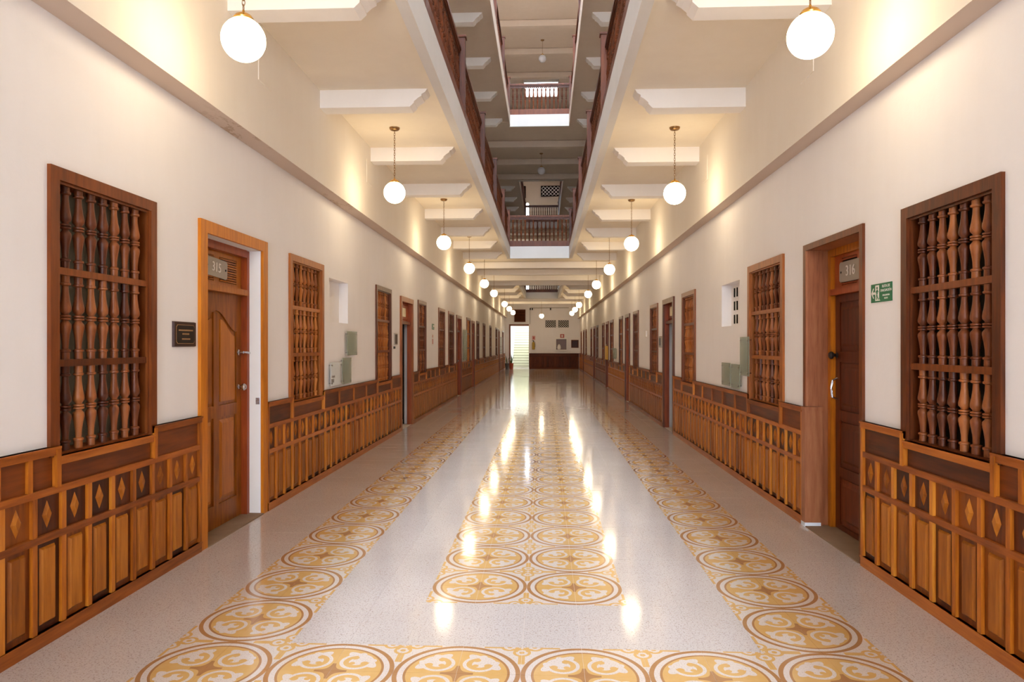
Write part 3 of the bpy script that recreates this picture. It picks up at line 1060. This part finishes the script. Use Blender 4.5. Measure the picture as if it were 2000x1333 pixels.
# leaf
zt = 1.985
lf = MB().box(-lw, lw, LV - 0.045, LV - 0.014, 0.012, zt)
lf.box(-lw, -lw + 0.095, LV - 0.014, LV, 0.012, zt).box(lw - 0.095, lw, LV - 0.014, LV, 0.012, zt)
lf.box(-0.05, 0.05, LV - 0.014, LV, 0.20, 0.93).box(-0.05, 0.05, LV - 0.014, LV, 1.03, 1.815)
lf.box(-lw + 0.095, lw - 0.095, LV - 0.014, LV, 0.012, 0.20).box(-lw + 0.095, lw - 0.095, LV - 0.014, LV, 0.93, 1.03)
px = lw - 0.095
arch = ogee(-px, 0, 1.66, 1.83)[:-1] + ogee(0, px, 1.66, 1.83, flip=True)
lf.prism(arch + [(px, zt), (-px, zt)], LV - 0.014, LV)
leaf = ob('leaf', lf.mesh('leaf', M['door_wood']), d)
for sg in (-1, 1):
    a, b = (0.05, px) if sg > 0 else (-px, -0.05)
    ob('panel', MB().frustum(a + 0.025, b - 0.025, 0.225, 0.905, LV - 0.014, LV - 0.002, 0.03).mesh('panel', M['door_wood']), leaf)
    top_pts = ogee(a + 0.03, b - 0.03, 1.62, 1.76, flip=(sg > 0))
    if sg > 0: pts = [(b - 0.03, 1.06), (a + 0.03, 1.06)] + top_pts
    else: pts = [(b - 0.03, 1.06), (a + 0.03, 1.06)] + top_pts
    ob('panel', MB().prism(pts, LV - 0.014, LV - 0.003).mesh('panel', M['door_wood']), leaf)
lever(leaf, (-lw + 0.06, LV, 1.475), -1)
knob(leaf, (-lw + 0.06, LV, 1.165), M['steel'], 'steel knob')
ob('strike_plate', MB().box(-iw - 0.003, -iw + 0.004, -0.045, -0.01, 1.0, 1.06).mesh('strike_plate', M['steel']), d)
ob('threshold', MB().box(-iw - 0.0, iw, -0.30, 0.03, -0.005, 0.010).mesh('threshold', M['threshold']), d)

# --- right door 316
y0, y1, top = DOOR['right'][0]
yc, hw = (y0 + y1) / 2, (y1 - y0) / 2
door_no += 1
d = thing('door_%d' % door_no, (XR, yc, 0), rz('right'), 'closed dark brown four-panel door numbered 316 set deep in the right wall', 'door', kind='structure')
casing(d, hw, top, 0.05, 0.05, M['window_wood'], 0.02)
iw = hw - 0.05
FV = -0.17
f = MB()
f.box(iw, iw + 0.02, FV, 0, 0, top - 0.05)
f.box(-iw - 0.02, -iw, FV, 0, 0, top - 0.05)
f.box(-iw, iw, FV, 0, top - 0.05, top - 0.03)
ob('lining', f.mesh('lining', M['old_post']), d)
# round-nosed post of the far jamb: slimmer above, boxed below
prof = [(iw - 0.0, 0.02), (iw - 0.012, 0.018), (iw - 0.02, 0.005), (iw - 0.02, -0.11), (iw, -0.11)]
def vprism(pts, z0, z1):      # polygon in (x, y) extruded along z
    mb = MB()
    n = len(pts)
    mb.v = [(p[0], p[1], z0) for p in pts] + [(p[0], p[1], z1) for p in pts]
    mb.f = [tuple(range(n)), tuple(range(2 * n - 1, n - 1, -1))] + [((k + 1) % n, k, n + k, n + (k + 1) % n) for k in range(n)]
    mb.mi = [0] * len(mb.f)
    return mb
ob('post', vprism(prof, 1.02, top - 0.05).mesh('post', M['old_post']), d)
ob('post_base', MB().box(iw - 0.03, iw + 0.055, -0.115, 0.032, 0.0, 1.0).box(iw - 0.034, iw + 0.055, -0.118, 0.036, 0.985, 1.015).mesh('post_base', M['old_post']), d)
o = ob('worn_foot', MB().box(iw - 0.0325, iw + 0.056, -0.10, 0.0345, 0.0, 0.035).mesh('worn_foot', M['chip']), d)
o['label'] = 'scuffed whitish foot of the post'
f = MB()
for sg in (-1, 1):
    a, b = (iw - 0.06, iw) if sg > 0 else (-iw, -iw + 0.06)
    f.box(a, b, FV - 0.08, FV, 0, top - 0.05)
f.box(-iw + 0.06, iw - 0.06, FV - 0.08, FV, top - 0.11, top - 0.05)
ob('frame', f.mesh('frame', M['casing_wood']), d)
lw = iw - 0.06
LV = FV - 0.04
ob('transom_bar', MB().box(-lw, lw, FV - 0.08, FV + 0.012, 1.955, 2.005).mesh('transom_bar', M['red_wood']), d)
tr = ob('transom', MB().box(-lw, lw, LV - 0.02, LV - 0.004, 2.005, top - 0.11).box(-lw, lw, LV - 0.004, LV + 0.006, 2.005, 2.03)
        .box(-lw, lw, LV - 0.004, LV + 0.006, top - 0.135, top - 0.11).box(-0.03, 0.03, LV - 0.004, LV + 0.006, 2.03, top - 0.135)
        .box(-lw, -lw + 0.1, LV - 0.004, LV + 0.006, 2.03, top - 0.135).box(lw - 0.14, lw, LV - 0.004, LV + 0.006, 2.03, top - 0.135).mesh('transom', M['red_wood']), d)
for a, b in ((0.03, lw - 0.14), (-lw + 0.1, -0.03)):
    ob('louvre_opening', MB().box(a, b, LV - 0.0035, LV - 0.002, 2.035, top - 0.14).mesh('louvre_opening', M['shutter_dark']), tr)
    sm = MB().box(a, b, -0.006, 0.006, -0.006, 0.006).mesh('slat', M['red_wood'])
    for k in range(8):
        ob('slat', sm, tr, (0, LV + 0.002, 2.045 + k * (top - 0.15 - 2.045) / 7), (math.radians(-25), 0, 0))
number_plate(d, (0.12, LV + 0.014, 2.135), 0.42, 0.165, '316', 0.0)
zt = 1.955
lf = MB().box(-lw, lw, LV - 0.045, LV - 0.014, 0.012, zt)
lf.box(-lw, -lw + 0.085, LV - 0.014, LV, 0.012, zt).box(lw - 0.085, lw, LV - 0.014, LV, 0.012, zt)
px = lw - 0.085
rails = [0.012, 0.05, 0.45, 0.53, 0.915, 1.0, 1.40, 1.485, 1.895, zt]
for a, b in zip(rails[0::2], rails[1::2]):
    lf.box(-px, px, LV - 0.014, LV, a, b)
leaf = ob('leaf', lf.mesh('leaf', M['dark_door']), d)
for a, b in zip(rails[1::2], rails[2::2]):
    c = 0.03
    pts = [(-px + 0.012, a + c), (-px + c, a + 0.012), (px - c, a + 0.012), (px - 0.012, a + c), (px - 0.012, b - c), (px - c, b - 0.012), (-px + c, b - 0.012), (-px + 0.012, b - c)]
    ob('panel', MB().prism(pts, LV - 0.014, LV - 0.006).frustum(-px + 0.045, px - 0.045, a + 0.045, b - 0.045, LV - 0.006, LV + 0.004, 0.02).mesh('panel', M['dark_door']), leaf)
knob(leaf, (lw - 0.035, LV, 1.455), M['black_metal'], 'dark round knob')
o = ob('pull_handle', MB().tube([(0, 0, 0.09), (0, 0.04, 0.07), (0, 0.05, 0), (0, 0.04, -0.07), (0, 0, -0.09)], 0.009, 8).mesh('pull_handle', M['steel'], True), leaf, (lw - 0.035, LV, 1.175))
o['label'] = 'steel pull handle'
ob('threshold', MB().box(-iw, iw, -0.30, 0.03, -0.005, 0.008).mesh('threshold', M['threshold']), d)

# --- the other doors: casing, transom with plate, leaf open or shut
def other_door(side, idx, y0, y1, top, is_open):
    global door_no
    door_no += 1
    yc, hw = (y0 + y1) / 2, (y1 - y0) / 2
    d = thing('door_%d' % door_no, (xw(side), yc, 0), rz(side),
              ('open dark doorway with brown casing, %s from the front on the %s wall' if is_open else 'shut brown door, %s from the front on the %s wall') % (ordinal(idx), side), 'door',
              'plain doors of the corridor', 'structure')
    casing(d, hw, top, 0.09, 0.09, M['window_wood_light'] if idx == 1 and side == 'left' else M['window_wood'], 0.03)
    iw = hw - 0.09
    f = MB()
    dp = -0.085 if is_open else -0.2
    f.box(-iw - 0.03, -iw, dp, 0, 0, top - 0.09).box(iw, iw + 0.03, dp, 0, 0, top - 0.09).box(-iw, iw, dp, 0, top - 0.09, top - 0.06)
    ob('lining', f.mesh('lining', M['red_wood']), d)
    ob('transom_bar', MB().box(-iw, iw, -0.10, -0.02, 1.93, 1.98).mesh('transom_bar', M['window_wood']), d)
    ob('transom', MB().box(-iw, iw, -0.09, -0.07, 1.98, top - 0.09).frustum(-iw + 0.05, iw - 0.05, 2.01, top - 0.12, -0.07, -0.06, 0.02).mesh('transom', M['red_wood']), d)
    number_plate(d, (0, -0.055, 2.15), 0.40, 0.165, '')
    lf = MB().box(0, 2 * iw - 0.01, -0.04, 0, 0.012, 1.93)
    for a, b in ((0.10, 0.85), (0.95, 1.85)):
        for x0, x1 in ((0.10, iw - 0.04), (iw + 0.04, 2 * iw - 0.11)):
            lf.frustum(x0, x1, a, b, 0.0, 0.012, 0.03)
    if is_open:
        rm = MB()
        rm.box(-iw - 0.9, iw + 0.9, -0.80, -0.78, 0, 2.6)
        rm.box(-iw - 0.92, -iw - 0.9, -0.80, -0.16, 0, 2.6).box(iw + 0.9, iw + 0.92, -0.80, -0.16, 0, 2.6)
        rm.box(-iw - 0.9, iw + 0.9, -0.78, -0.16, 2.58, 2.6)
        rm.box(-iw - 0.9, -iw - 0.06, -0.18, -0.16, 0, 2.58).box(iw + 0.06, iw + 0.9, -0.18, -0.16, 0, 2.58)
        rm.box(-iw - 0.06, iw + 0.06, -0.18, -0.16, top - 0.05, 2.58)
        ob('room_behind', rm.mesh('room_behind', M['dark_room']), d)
    else:
        ob('leaf', lf.mesh('leaf', M['dark_door']), d, (-iw + 0.005, -0.12, 0))
        knob(d, (iw - 0.08 if side == 'right' else -iw + 0.08, -0.12, 1.05), M['steel'], 'steel knob')
for side in ('left', 'right'):
    for i, (a, b, tp) in enumerate(DOOR[side]):
        if i:
            other_door(side, i, a, b, tp, i == 1)

# ------------------------------------------------------------------ wainscots
BAY = 0.2155
panel_me = MB().frustum(-0.056, 0.056, 0.0, 0.395, 0.010, 0.024, 0.012).mesh('panel', M['panel_wood'])
diam = MB()
diam.v = [(-0.036, 0.010, 0), (0, 0.010, -0.072), (0.036, 0.010, 0), (0, 0.010, 0.072), (-0.018, 0.023, 0), (0, 0.023, -0.036), (0.018, 0.023, 0), (0, 0.023, 0.036)]
diam.f = [(0, 1, 5, 4), (1, 2, 6, 5), (2, 3, 7, 6), (3, 0, 4, 7), (4, 5, 6, 7)]
diam.mi = [0] * 5
diamond_me = diam.mesh('diamond', M['panel_wood'])
def board_me(w, h):
    return MB().box(-w / 2, w / 2, 0.0, 0.010, 0, h).mesh('back_board', M['back_wood'])
bb_low, bb_dia = board_me(BAY - 0.034, 0.455), board_me(BAY - 0.034, 0.20)
stile_me = MB().box(-0.017, 0.017, 0, 0.028, 0, 0.72).mesh('stile', M['orange_wood'])

def wainscot(side, idx, y0, y1, near, windows, fine_ends):
    s = sgn(side)
    yc = (y0 + y1) / 2
    L = y1 - y0
    lab = '%s timber wainscot with diamond panels, %s stretch from the front along the %s wall' % ('stepped', ordinal(idx), side)
    t = thing('wainscot', (xw(side), yc, 0), rz(side), lab, 'paneling', 'timber wainscots along the walls')
    u = lambda y: s * (y - yc)
    n = max(1, round(L / BAY))
    bw = L / n
    zb, z1, z2, z3, z4 = 0.075, 0.53, 0.567, 0.765, 0.80
    rl = MB().box(-L / 2, L / 2, 0, 0.032, -0.003, zb).box(-L / 2, L / 2, 0, 0.036, zb - 0.014, zb).mesh('rail', M['rail_wood'])
    ob('rail', rl, t)
    r2 = MB().box(-L / 2, L / 2, 0, 0.030, 0, z2 - z1).mesh('rail', M['rail_wood'])
    ob('rail', r2, t, (0, 0, z1))
    ob('rail', r2, t, (0, 0, z3 - 0.001))
    ys = [y0 + bw * k for k in range(n + 1)]
    if near:
        for k in range(n):
            uc = u(ys[k] + bw / 2)
            ob('back_board', bb_low, t, (uc, 0, zb), scale=(bw / BAY, 1, 1))
            ob('back_board', bb_dia, t, (uc, 0, z2 - 0.001), scale=(bw / BAY, 1, 1))
            ob('panel', panel_me, t, (uc, 0, 0.108))
            ob('diamond', diamond_me, t, (uc, 0, 0.666))
        for k in range(n + 1):
            if k in (0, n):
                continue
            ob('stile', stile_me, t, (u(ys[k]), 0, zb - 0.001))
    else:
        jb, jp = MB(), MB()
        jb.box(-L / 2, L / 2, 0, 0.010, zb, z3)
        for k in range(n):
            uc = u(ys[k] + bw / 2)
            jp.frustum(uc - 0.056, uc + 0.056, 0.108, 0.503, 0.010, 0.024, 0.012)
            i = len(jp.v)
            jp.v += [(uc + a, b, 0.666 + c) for a, b, c in diam.v]
            jp.f += [tuple(i + q for q in f) for f in diam.f]
            jp.mi += [0] * 5
            if k:
                x = u(ys[k])
                jp.box(x - 0.017, x + 0.017, 0, 0.028, zb, z3)
        o = ob('back_boards', jb.mesh('back_boards', M['back_wood']), t)
        o['kind'] = 'stuff'
        o = ob('panels', jp.mesh('panels', M['panel_wood']), t)
        o['kind'] = 'stuff'
    # end stiles
    for yy, sg in ((y0, 1), (y1, -1)):
        a = u(yy)
        b = u(yy + sg * 0.030)
        ob('stile', MB().box(a, b, 0, 0.031, 0.0, WTOP - 0.002).mesh('stile', M['orange_wood']), t)
    # the stepped upper course: lower under the windows
    cuts = [y0]
    for (a, b, tp) in windows:
        if b > y0 and a < y1:
            cuts += [max(a + 0.055, y0), min(b - 0.055, y1)]
    cuts.append(y1)
    for k in range(len(cuts) - 1):
        a, b = cuts[k], cuts[k + 1]
        if b - a < 0.02:
            continue
        under = (k % 2 == 1)
        zt = SILL if under else WTOP
        ua, ub = sorted((u(a), u(b)))
        cap = MB().box(ua, ub, 0, 0.034, zt - 0.045, zt).box(ua, ub, 0, 0.042, zt - 0.012, zt).mesh('rail', M['rail_wood'])
        ob('rail', cap, t)
        m = 1
        if not under:
            m = max(1, round((b - a) / 0.62))
        if fine_ends and not under and ((side == 'left' and k == 0) or (side == 'right' and k == 0)):
            m = max(1, round((b - a) / BAY))
        w = (b - a) / m
        for q in range(m):
            pa, pb = sorted((u(a + w * q), u(a + w * (q + 1))))
            ob('top_panel', MB().box(pa + 0.012, pb - 0.012, 0, 0.012, z4 - 0.002, zt - 0.04).mesh('top_panel', M['top_wood']), t)
            if q:
                uu = u(a + w * q)
                ob('stile', MB().box(uu - 0.016, uu + 0.016, 0, 0.028, z4 - 0.003, zt - 0.04).mesh('stile', M['orange_wood']), t)
        if k and k < len(cuts):
            uu = u(a)
            sg = 1 if not under else -1        # block on the higher side
            e = u(a + sg * 0.032)
            x0, x1 = sorted((uu, e))
            ob('stile', MB().box(x0, x1, 0, 0.040, z4 - 0.004, WTOP - 0.001).mesh('stile', M['orange_wood']), t)
ends = {'left': [2.35, Y_END - 0.02], 'right': [2.35, Y_END - 0.05]}
for side in ('left', 'right'):
    edges = [ends[side][0]]
    for (a, b, tp) in DOOR[side]:
        edges += [a + 0.002, b - 0.002]
    edges.append(ends[side][1])
    for k in range(0, len(edges), 2):
        a, b = edges[k], edges[k + 1]
        wainscot(side, k // 2, a, b, k // 2 < 2, WIN[side], k == 0)

# ------------------------------------------------------------------ pendant lamps
LAMP_Y = [4.33, 8.77, 13.1, 17.55, 21.95, 26.1, 33.0, 37.4, 41.8]
GR = 0.134
gm = MB()
prof = []
for k in range(17):
    a = -PI / 2 + PI * k / 16 * 0.93
    prof.append((max(0.002, GR * math.cos(a)), GR * math.sin(a)))
globe_on = gm.lathe(prof, 28).mesh('globe', M['globe'], True)
globe_off = MB().lathe(prof, 20).mesh('globe', M['globe_off'], True)
cap_me = MB().lathe([(0.052, 0.118), (0.060, 0.122), (0.062, 0.132), (0.050, 0.150), (0.030, 0.162), (0.010, 0.168), (0.007, 0.185)], 18).mesh('cap', M['brass'], True)
can_me = MB().lathe([(0.020, -0.040), (0.050, -0.032), (0.062, -0.018), (0.066, 0.0)], 18).mesh('canopy', M['bronze'], True)
def chain_mesh(z0, z1):
    mb = MB()
    n = int((z1 - z0) / 0.030)
    p = (z1 - z0) / n
    for k in range(n):
        zc = z0 + p * (k + 0.5)
        ring = []
        for q in range(9):
            a = 2 * PI * q / 8
            r_ = 0.0095 * math.cos(a)
            zz = zc + (p * 0.5 + 0.006) * math.sin(a)
            ring.append((r_, 0, zz) if k % 2 else (0, r_, zz))
        mb.tube(ring, 0.0026, 4)
    return mb.mesh('chain', M['bronze'])
chain_me = chain_mesh(0.185, 0.78)
def lamp(x, y, zg, ceil, on, label, group, ch=chain_me):
    t = thing('pendant_lamp', (x, y, zg), 0, label, 'lamp', group)
    ob('globe', globe_on if on else globe_off, t)
    o = ob('cap', cap_me, t)
    o['label'] = 'brass fitter cap'
    cn = ob('canopy', can_me, t, (0, 0, ceil - zg))
    ob('chain', ch, cn, (0, 0, zg - ceil))
    return t
for i, y in enumerate(LAMP_Y):
    lamp(-1.885, y, 3.455, 4.27, True, 'lit white globe lamp on a chain, %s from the front in the left row' % ordinal(i), 'lit globe lamps of the left row')
for i, y in enumerate(LAMP_Y):
    lamp(1.600, y, 3.41, 4.225, True, 'lit white globe lamp on a chain, %s from the front in the right row' % ordinal(i), 'lit globe lamps of the right row')
lamp(-0.19, 42.2, 3.27, 4.2475, True, 'lit globe lamp in the middle of the corridor before the end wall', None, chain_mesh(0.185, 0.945))
lamp(-0.12, 24.4, 7.57, 4.27 + STOREY - 0.02, False, 'unlit globe lamp under the first gallery ceiling', None, chain_mesh(0.185, 0.60))
lamp(-0.08, 24.4, 11.45, 4.27 + 2 * STOREY - 0.02, False, 'unlit globe lamp under the second gallery ceiling', None, chain_mesh(0.185, 0.62))
# ------------------------------------------------------------------ gallery balustrades
BH = 0.63
bal_me = baluster_mesh(0.030, BH, M['mahogany'], 8)
def post_me(h):
    return MB().box(-0.048, 0.048, -0.048, 0.048, 0, h - 0.03).mesh('post', M['mahogany'])
CAPM = MB().box(-0.064, 0.064, -0.064, 0.064, 1.06, 1.085).mesh('post_cap', M['mahogany'])
PM = post_me(1.09)
def balustrade(x0, y0, x1, y1, z, posts, label, singles=True, off=0.0):
    cx, cy = (x0 + x1) / 2, (y0 + y1) / 2
    L = math.hypot(x1 - x0, y1 - y0)
    ang = math.atan2(y1 - y0, x1 - x0)
    t = thing('balustrade', (cx, cy, z), ang, label, 'balustrade', 'wooden gallery balustrades')
    ob('base_rail', MB().box(-L / 2, L / 2, min(-0.045, off - 0.045), max(0.045, off + 0.045), 0.0, 0.13).box(-L / 2, L / 2, min(-0.035, off - 0.045), max(0.035, off + 0.045), 0.13, 0.165).mesh('base_rail', M['mahogany']), t)
    ob('hand_rail', MB().box(-L / 2, L / 2, -0.045, 0.045, 0.885, 0.93).box(-L / 2, L / 2, -0.03, 0.03, 0.86, 0.885).mesh('hand_rail', M['mahogany']), t, (0, off, 0))
    n = int(round(L / 0.122))
    p = L / n
    fz = MB()
    fz.box(-L / 2, L / 2, -0.012, 0.012, 0.825, 0.862)
    for k in range(n):
        xa = -L / 2 + p * k
        fz.prism([(xa, 0.826), (xa + p * 0.2, 0.795), (xa + p * 0.5, 0.815), (xa + p * 0.8, 0.795), (xa + p, 0.826)], -0.012, 0.012)
    ob('frieze', fz.mesh('frieze', M['mahogany']), t, (0, off, 0))
    if singles:
        for k in range(n):
            ob('baluster', bal_me, t, (-L / 2 + p * (k + 0.5), off, 0.165))
    else:
        mb = MB()
        for k in range(n):
            mb.lathe([(r * 0.03, q * BH) for r, q in PROF[::2] + [PROF[-1]]], 6, -L / 2 + p * (k + 0.5), off, 0.165)
        o = ob('balusters', mb.mesh('balusters', M['mahogany'], True), t)
        o['kind'] = 'stuff'
    for q in posts:
        ob('post_cap', CAPM, ob('post', PM, t, (q, 0, 0)))
    return t
yA, yB = 3.0, VOIDS[0][1]
ymid = (yA + yB) / 2
pl = [9.13 + 3.0 * k - ymid for k in range(-2, 4)]
ex = 0.05
for lv in range(2):
    z = F1 + STOREY * lv
    nm = ['first', 'second', 'third'][lv]
    sing = lv == 0
    balustrade(VX0 - ex, yA, VX0 - ex, yB, z, pl + [yB - 0.07 - ymid], 'long carved brown balustrade along the left edge of the %s gallery' % nm, sing, 0.045)
    balustrade(VX1 + ex, yA, VX1 + ex, yB, z, pl + [yB - 0.07 - ymid], 'long carved brown balustrade along the right edge of the %s gallery' % nm, sing, -0.045)
    w = VX1 - VX0
    balustrade(VX0 - 0.1, yB + 0.055, VX1 + 0.1, yB + 0.055, z, [], 'short brown balustrade across the near well at %s gallery height' % nm, True)
    c0, c1 = VOIDS[1] if lv == 0 else (28.0, VOIDS[1][1])
    balustrade(VX0 - 0.1, c1 + 0.055, VX1 + 0.1, c1 + 0.055, z, [], 'short brown balustrade across the far well at %s gallery height' % nm, False)
    balustrade(VX0 - 0.1, c0 - 0.055, VX1 + 0.1, c0 - 0.055, z, [], 'brown balustrade on the near side of the far well at %s gallery height' % nm, False)
    balustrade(VX0 - ex, c0, VX0 - ex, c1, z, [c0 + 0.07 - (c0 + c1) / 2, 0.0, c1 - 0.07 - (c0 + c1) / 2], 'brown balustrade on the left of the far well at %s gallery height' % nm, False)
    balustrade(VX1 + ex, c0, VX1 + ex, c1, z, [c0 + 0.07 - (c0 + c1) / 2, 0.0, c1 - 0.07 - (c0 + c1) / 2], 'brown balustrade on the right of the far well at %s gallery height' % nm, False)

# ------------------------------------------------------------------ things on the walls
def on_wall(name, side, y, z, label, cat, group=None, v=0.0):
    s = 1 if side == 'left' else -1
    return thing(name, (xw(side) + s * v, y, z), rz(side), label, cat, group)
# brown plaque with gilt rim left of door 315
t = on_wall('wall_plaque', 'left', 4.93, 1.618, 'dark brown engraved plaque with gilt rim between window and door 315', 'plaque')
ob('board', MB().frustum(-0.155, 0.155, -0.09, 0.09, 0, 0.016, 0.004).mesh('board', M['plaque']), t)
fc = MB()
w, h, c = 0.128, 0.068, 0.016
pts = [(-w + c, -h), (w - c, -h), (w, -h + c), (w, h - c), (w - c, h), (-w + c, h), (-w, h - c), (-w, -h + c)]
t = ob('rim', MB().prism(pts, 0.014, 0.0175).mesh('rim', M['gold_line']), t)
pts2 = [(x * 0.965, z_ * 0.94) for x, z_ in pts]
ob('face', MB().prism(pts2, 0.016, 0.019).mesh('face', M['plaque_face']), t)
for z_, a, b in ((0.028, -0.10, 0.10), (0.002, -0.045, 0.05), (-0.034, -0.06, 0.055)):
    ob('engraved_line', MB().box(a, b, 0.019, 0.0197, z_ - 0.005, z_ + 0.005).mesh('engraved_line', M['gold_line']), t)
# green evacuation sign
t = on_wall('evacuation_sign', 'right', 4.787, 1.89, 'green evacuation route sign with white arrow and running figure beside door 316', 'sign')
t = ob('panel', MB().box(-0.145, 0.145, 0, 0.004, -0.062, 0.062).mesh('panel', M['green_sign']), t)
# viewer's left is +u on this wall
ar = MB()
ar.prism([(0.138, 0), (0.112, 0.034), (0.100, 0.034), (0.118, 0.008), (0.085, 0.008), (0.085, -0.008), (0.118, -0.008), (0.100, -0.034), (0.112, -0.034)], 0.004, 0.005)
ob('arrow', ar.mesh('arrow', M['sign_white']), t)
dr = MB().box(0.028, 0.082, 0.004, 0.0046, -0.052, 0.052)
dr.prism([(0.010, -0.052), (0.028, -0.052), (0.028, -0.042)], 0.004, 0.0046)
ob('doorway_symbol', dr.mesh('doorway_symbol', M['sign_white']), t)
mn = MB()
mn.lathe([(0.009, 0), (0.009, 0.0012)], 12)
mn.v = [(x + 0.055, 0.0046 + z_, y + 0.034) for x, y, z_ in mn.v]
mn.prism([(0.047, 0.024), (0.061, 0.022), (0.066, -0.006), (0.048, -0.006)], 0.0046, 0.0058)
mn.prism([(0.061, 0.020), (0.076, 0.008), (0.073, 0.003), (0.058, 0.014)], 0.0046, 0.0058)
mn.prism([(0.047, 0.021), (0.034, 0.008), (0.037, 0.003), (0.050, 0.015)], 0.0046, 0.0058)
mn.prism([(0.058, -0.004), (0.070, -0.022), (0.064, -0.046), (0.057, -0.044), (0.062, -0.023), (0.050, -0.006)], 0.0046, 0.0058)
mn.prism([(0.054, -0.004), (0.046, -0.026), (0.030, -0.042), (0.034, -0.047), (0.053, -0.030), (0.060, -0.006)], 0.0046, 0.0058)
ob('running_figure', mn.mesh('running_figure', M['green_sign']), t)
for txt, sz, z_ in (('RUTA DE', 0.026, 0.040), ('EVACUACIÓN', 0.0235, 0.012), ('EVACUATION', 0.015, -0.020), ('ROUTE', 0.015, -0.040)):
    lettering('lettering', txt, sz, M['sign_white'], t, (-0.068, 0.0046, z_), 0.0006)
# glass plates on stand-offs
stand = MB().lathe([(0.006, 0), (0.006, 0.034), (0.011, 0.034), (0.011, 0.044), (0.004, 0.047)], 8).mesh('standoff', M['steel'], True)
def glass_plate(side, y0, y1, z0, z1, label, mat='green_glass', sheet=False):
    t = on_wall('glass_plate', side, (y0 + y1) / 2, (z0 + z1) / 2, label, 'sign plate', 'glass plates on stand-offs', v=0.003)
    w, h = (y1 - y0) / 2, (z1 - z0) / 2
    ob('pane', MB().box(-w, w, 0.030, 0.036, -h, h).mesh('pane', M[mat]), t)
    for a in (-1, 1):
        for b in (-1, 1):
            ob('standoff', stand, t, (a * (w - 0.035), 0, b * (h - 0.035)), (-PI / 2, 0, 0))
    if sheet:
        ob('sheet', MB().box(-w * 0.8, w * 0.95, 0.026, 0.0285, -h * 0.97, h * 0.97).mesh('sheet', M['paper']), t)
        ob('printed_mark', MB().box(w * 0.35, w * 0.80, 0.0285, 0.0292, -h * 0.72, -h * 0.40).box(w * 0.2, w * 0.7, 0.0285, 0.0292, -h * 0.30, -h * 0.12).mesh('printed_mark', M['sheet_dark']), t)
    return t
glass_plate('left', 8.99, 9.46, 1.406, 1.72, 'greenish glass plate, uppermost of three on the left wall by the niche')
glass_plate('left', 8.78, 9.18, 1.045, 1.377, 'greenish glass plate, lower right of three on the left wall')
glass_plate('left', 8.29, 8.74, 1.045, 1.33, 'clear glass plate over white sheet, lower left of three on the left wall', 'clear_glass', True)
glass_plate('right', 7.70, 8.05, 1.20, 1.63, 'tall greenish glass plate beside the reddish window on the right wall')
glass_plate('right', 8.47, 8.87, 1.05, 1.325, 'greenish glass plate, far one of two below the right niche')
glass_plate('right', 8.07, 8.43, 1.04, 1.32, 'greenish glass plate, near one of two below the right niche')
glass_plate('left', 22.0, 23.05, 1.06, 2.02, 'large greenish glass board on the left wall past the third door')
glass_plate('right', 22.0, 22.4, 1.10, 1.44, 'small glass plate, nearer of two far down the right wall')
glass_plate('right', 22.5, 22.9, 1.10, 1.44, 'small glass plate, farther of two far down the right wall')
glass_plate('left', 40.2, 41.2, 1.05, 2.0, 'first clear glass board near the far left corner', 'clear_glass', True)
glass_plate('left', 41.3, 42.4, 1.05, 2.0, 'second clear glass board near the far left corner', 'clear_glass', True)
# small fittings
t = on_wall('wall_plaque', 'left', 12.08, 1.64, 'small dark plaque beside the open second left doorway', 'plaque')
ob('board', MB().frustum(-0.12, 0.12, -0.10, 0.10, 0, 0.02, 0.006).mesh('board', M['plate_grey']), t)
ob('face', MB().box(-0.09, 0.10, 0.02, 0.022, -0.08, 0.08).mesh('face', M['plaque']), t)
t = on_wall('light_switch', 'left', 11.99, 1.495, 'small dark switch under the small plaque by the second left doorway', 'switch')
ob('plate', MB().frustum(-0.05, 0.05, -0.022, 0.022, 0, 0.015, 0.005).mesh('plate', M['black_metal']), t)
t = on_wall('exit_sign', 'left', 16.2, 1.96, 'small green sign high between fourth and fifth left windows', 'sign')
ob('panel', MB().box(-0.14, 0.14, 0, 0.006, -0.065, 0.065).mesh('panel', M['green_sign']), t)
ob('symbol', MB().box(0.0, 0.05, 0.006, 0.008, -0.05, 0.05).box(-0.12, -0.02, 0.006, 0.008, 0.0, 0.04).mesh('symbol', M['sign_white']), t)
t = on_wall('notice', 'left', 16.12, 1.66, 'tall pale notice under the small green sign on the left wall', 'notice')
ob('panel', MB().box(-0.11, 0.11, 0, 0.006, -0.14, 0.14).mesh('panel', M['sign_white']), t)
ob('printed_mark', MB().box(-0.08, 0.08, 0.006, 0.008, -0.10, 0.02).box(-0.05, 0.05, 0.006, 0.008, 0.05, 0.11).mesh('printed_mark', M['pink']), t)
t = on_wall('wall_plaque', 'right', 13.68, 1.60, 'small silver plaque beyond the open second right doorway', 'plaque')
ob('board', MB().frustum(-0.15, 0.15, -0.11, 0.11, 0, 0.02, 0.006).mesh('board', M['plate_grey']), t)
ob('face', MB().box(-0.07, 0.09, 0.02, 0.022, -0.07, 0.07).mesh('face', M['black_metal']), t)
t = on_wall('wall_switch', 'right', 15.6, 1.78, 'small white fitting on the right wall past the fourth window', 'switch')
ob('plate', MB().frustum(-0.09, 0.09, -0.07, 0.07, 0, 0.03, 0.008).mesh('plate', M['sign_white']), t)
t = on_wall('yellow_board', 'right', 25.25, 1.02, 'yellow upright board hung in front of the fourth right door', 'board', v=0.035)
ob('panel', MB().box(-0.55, 0.45, 0, 0.02, 0, 0.48).mesh('panel', M['yellow']), t)
ob('hook', MB().box(-0.06, 0.06, 0, 0.02, 0.48, 0.54).mesh('hook', M['ochre']), t)
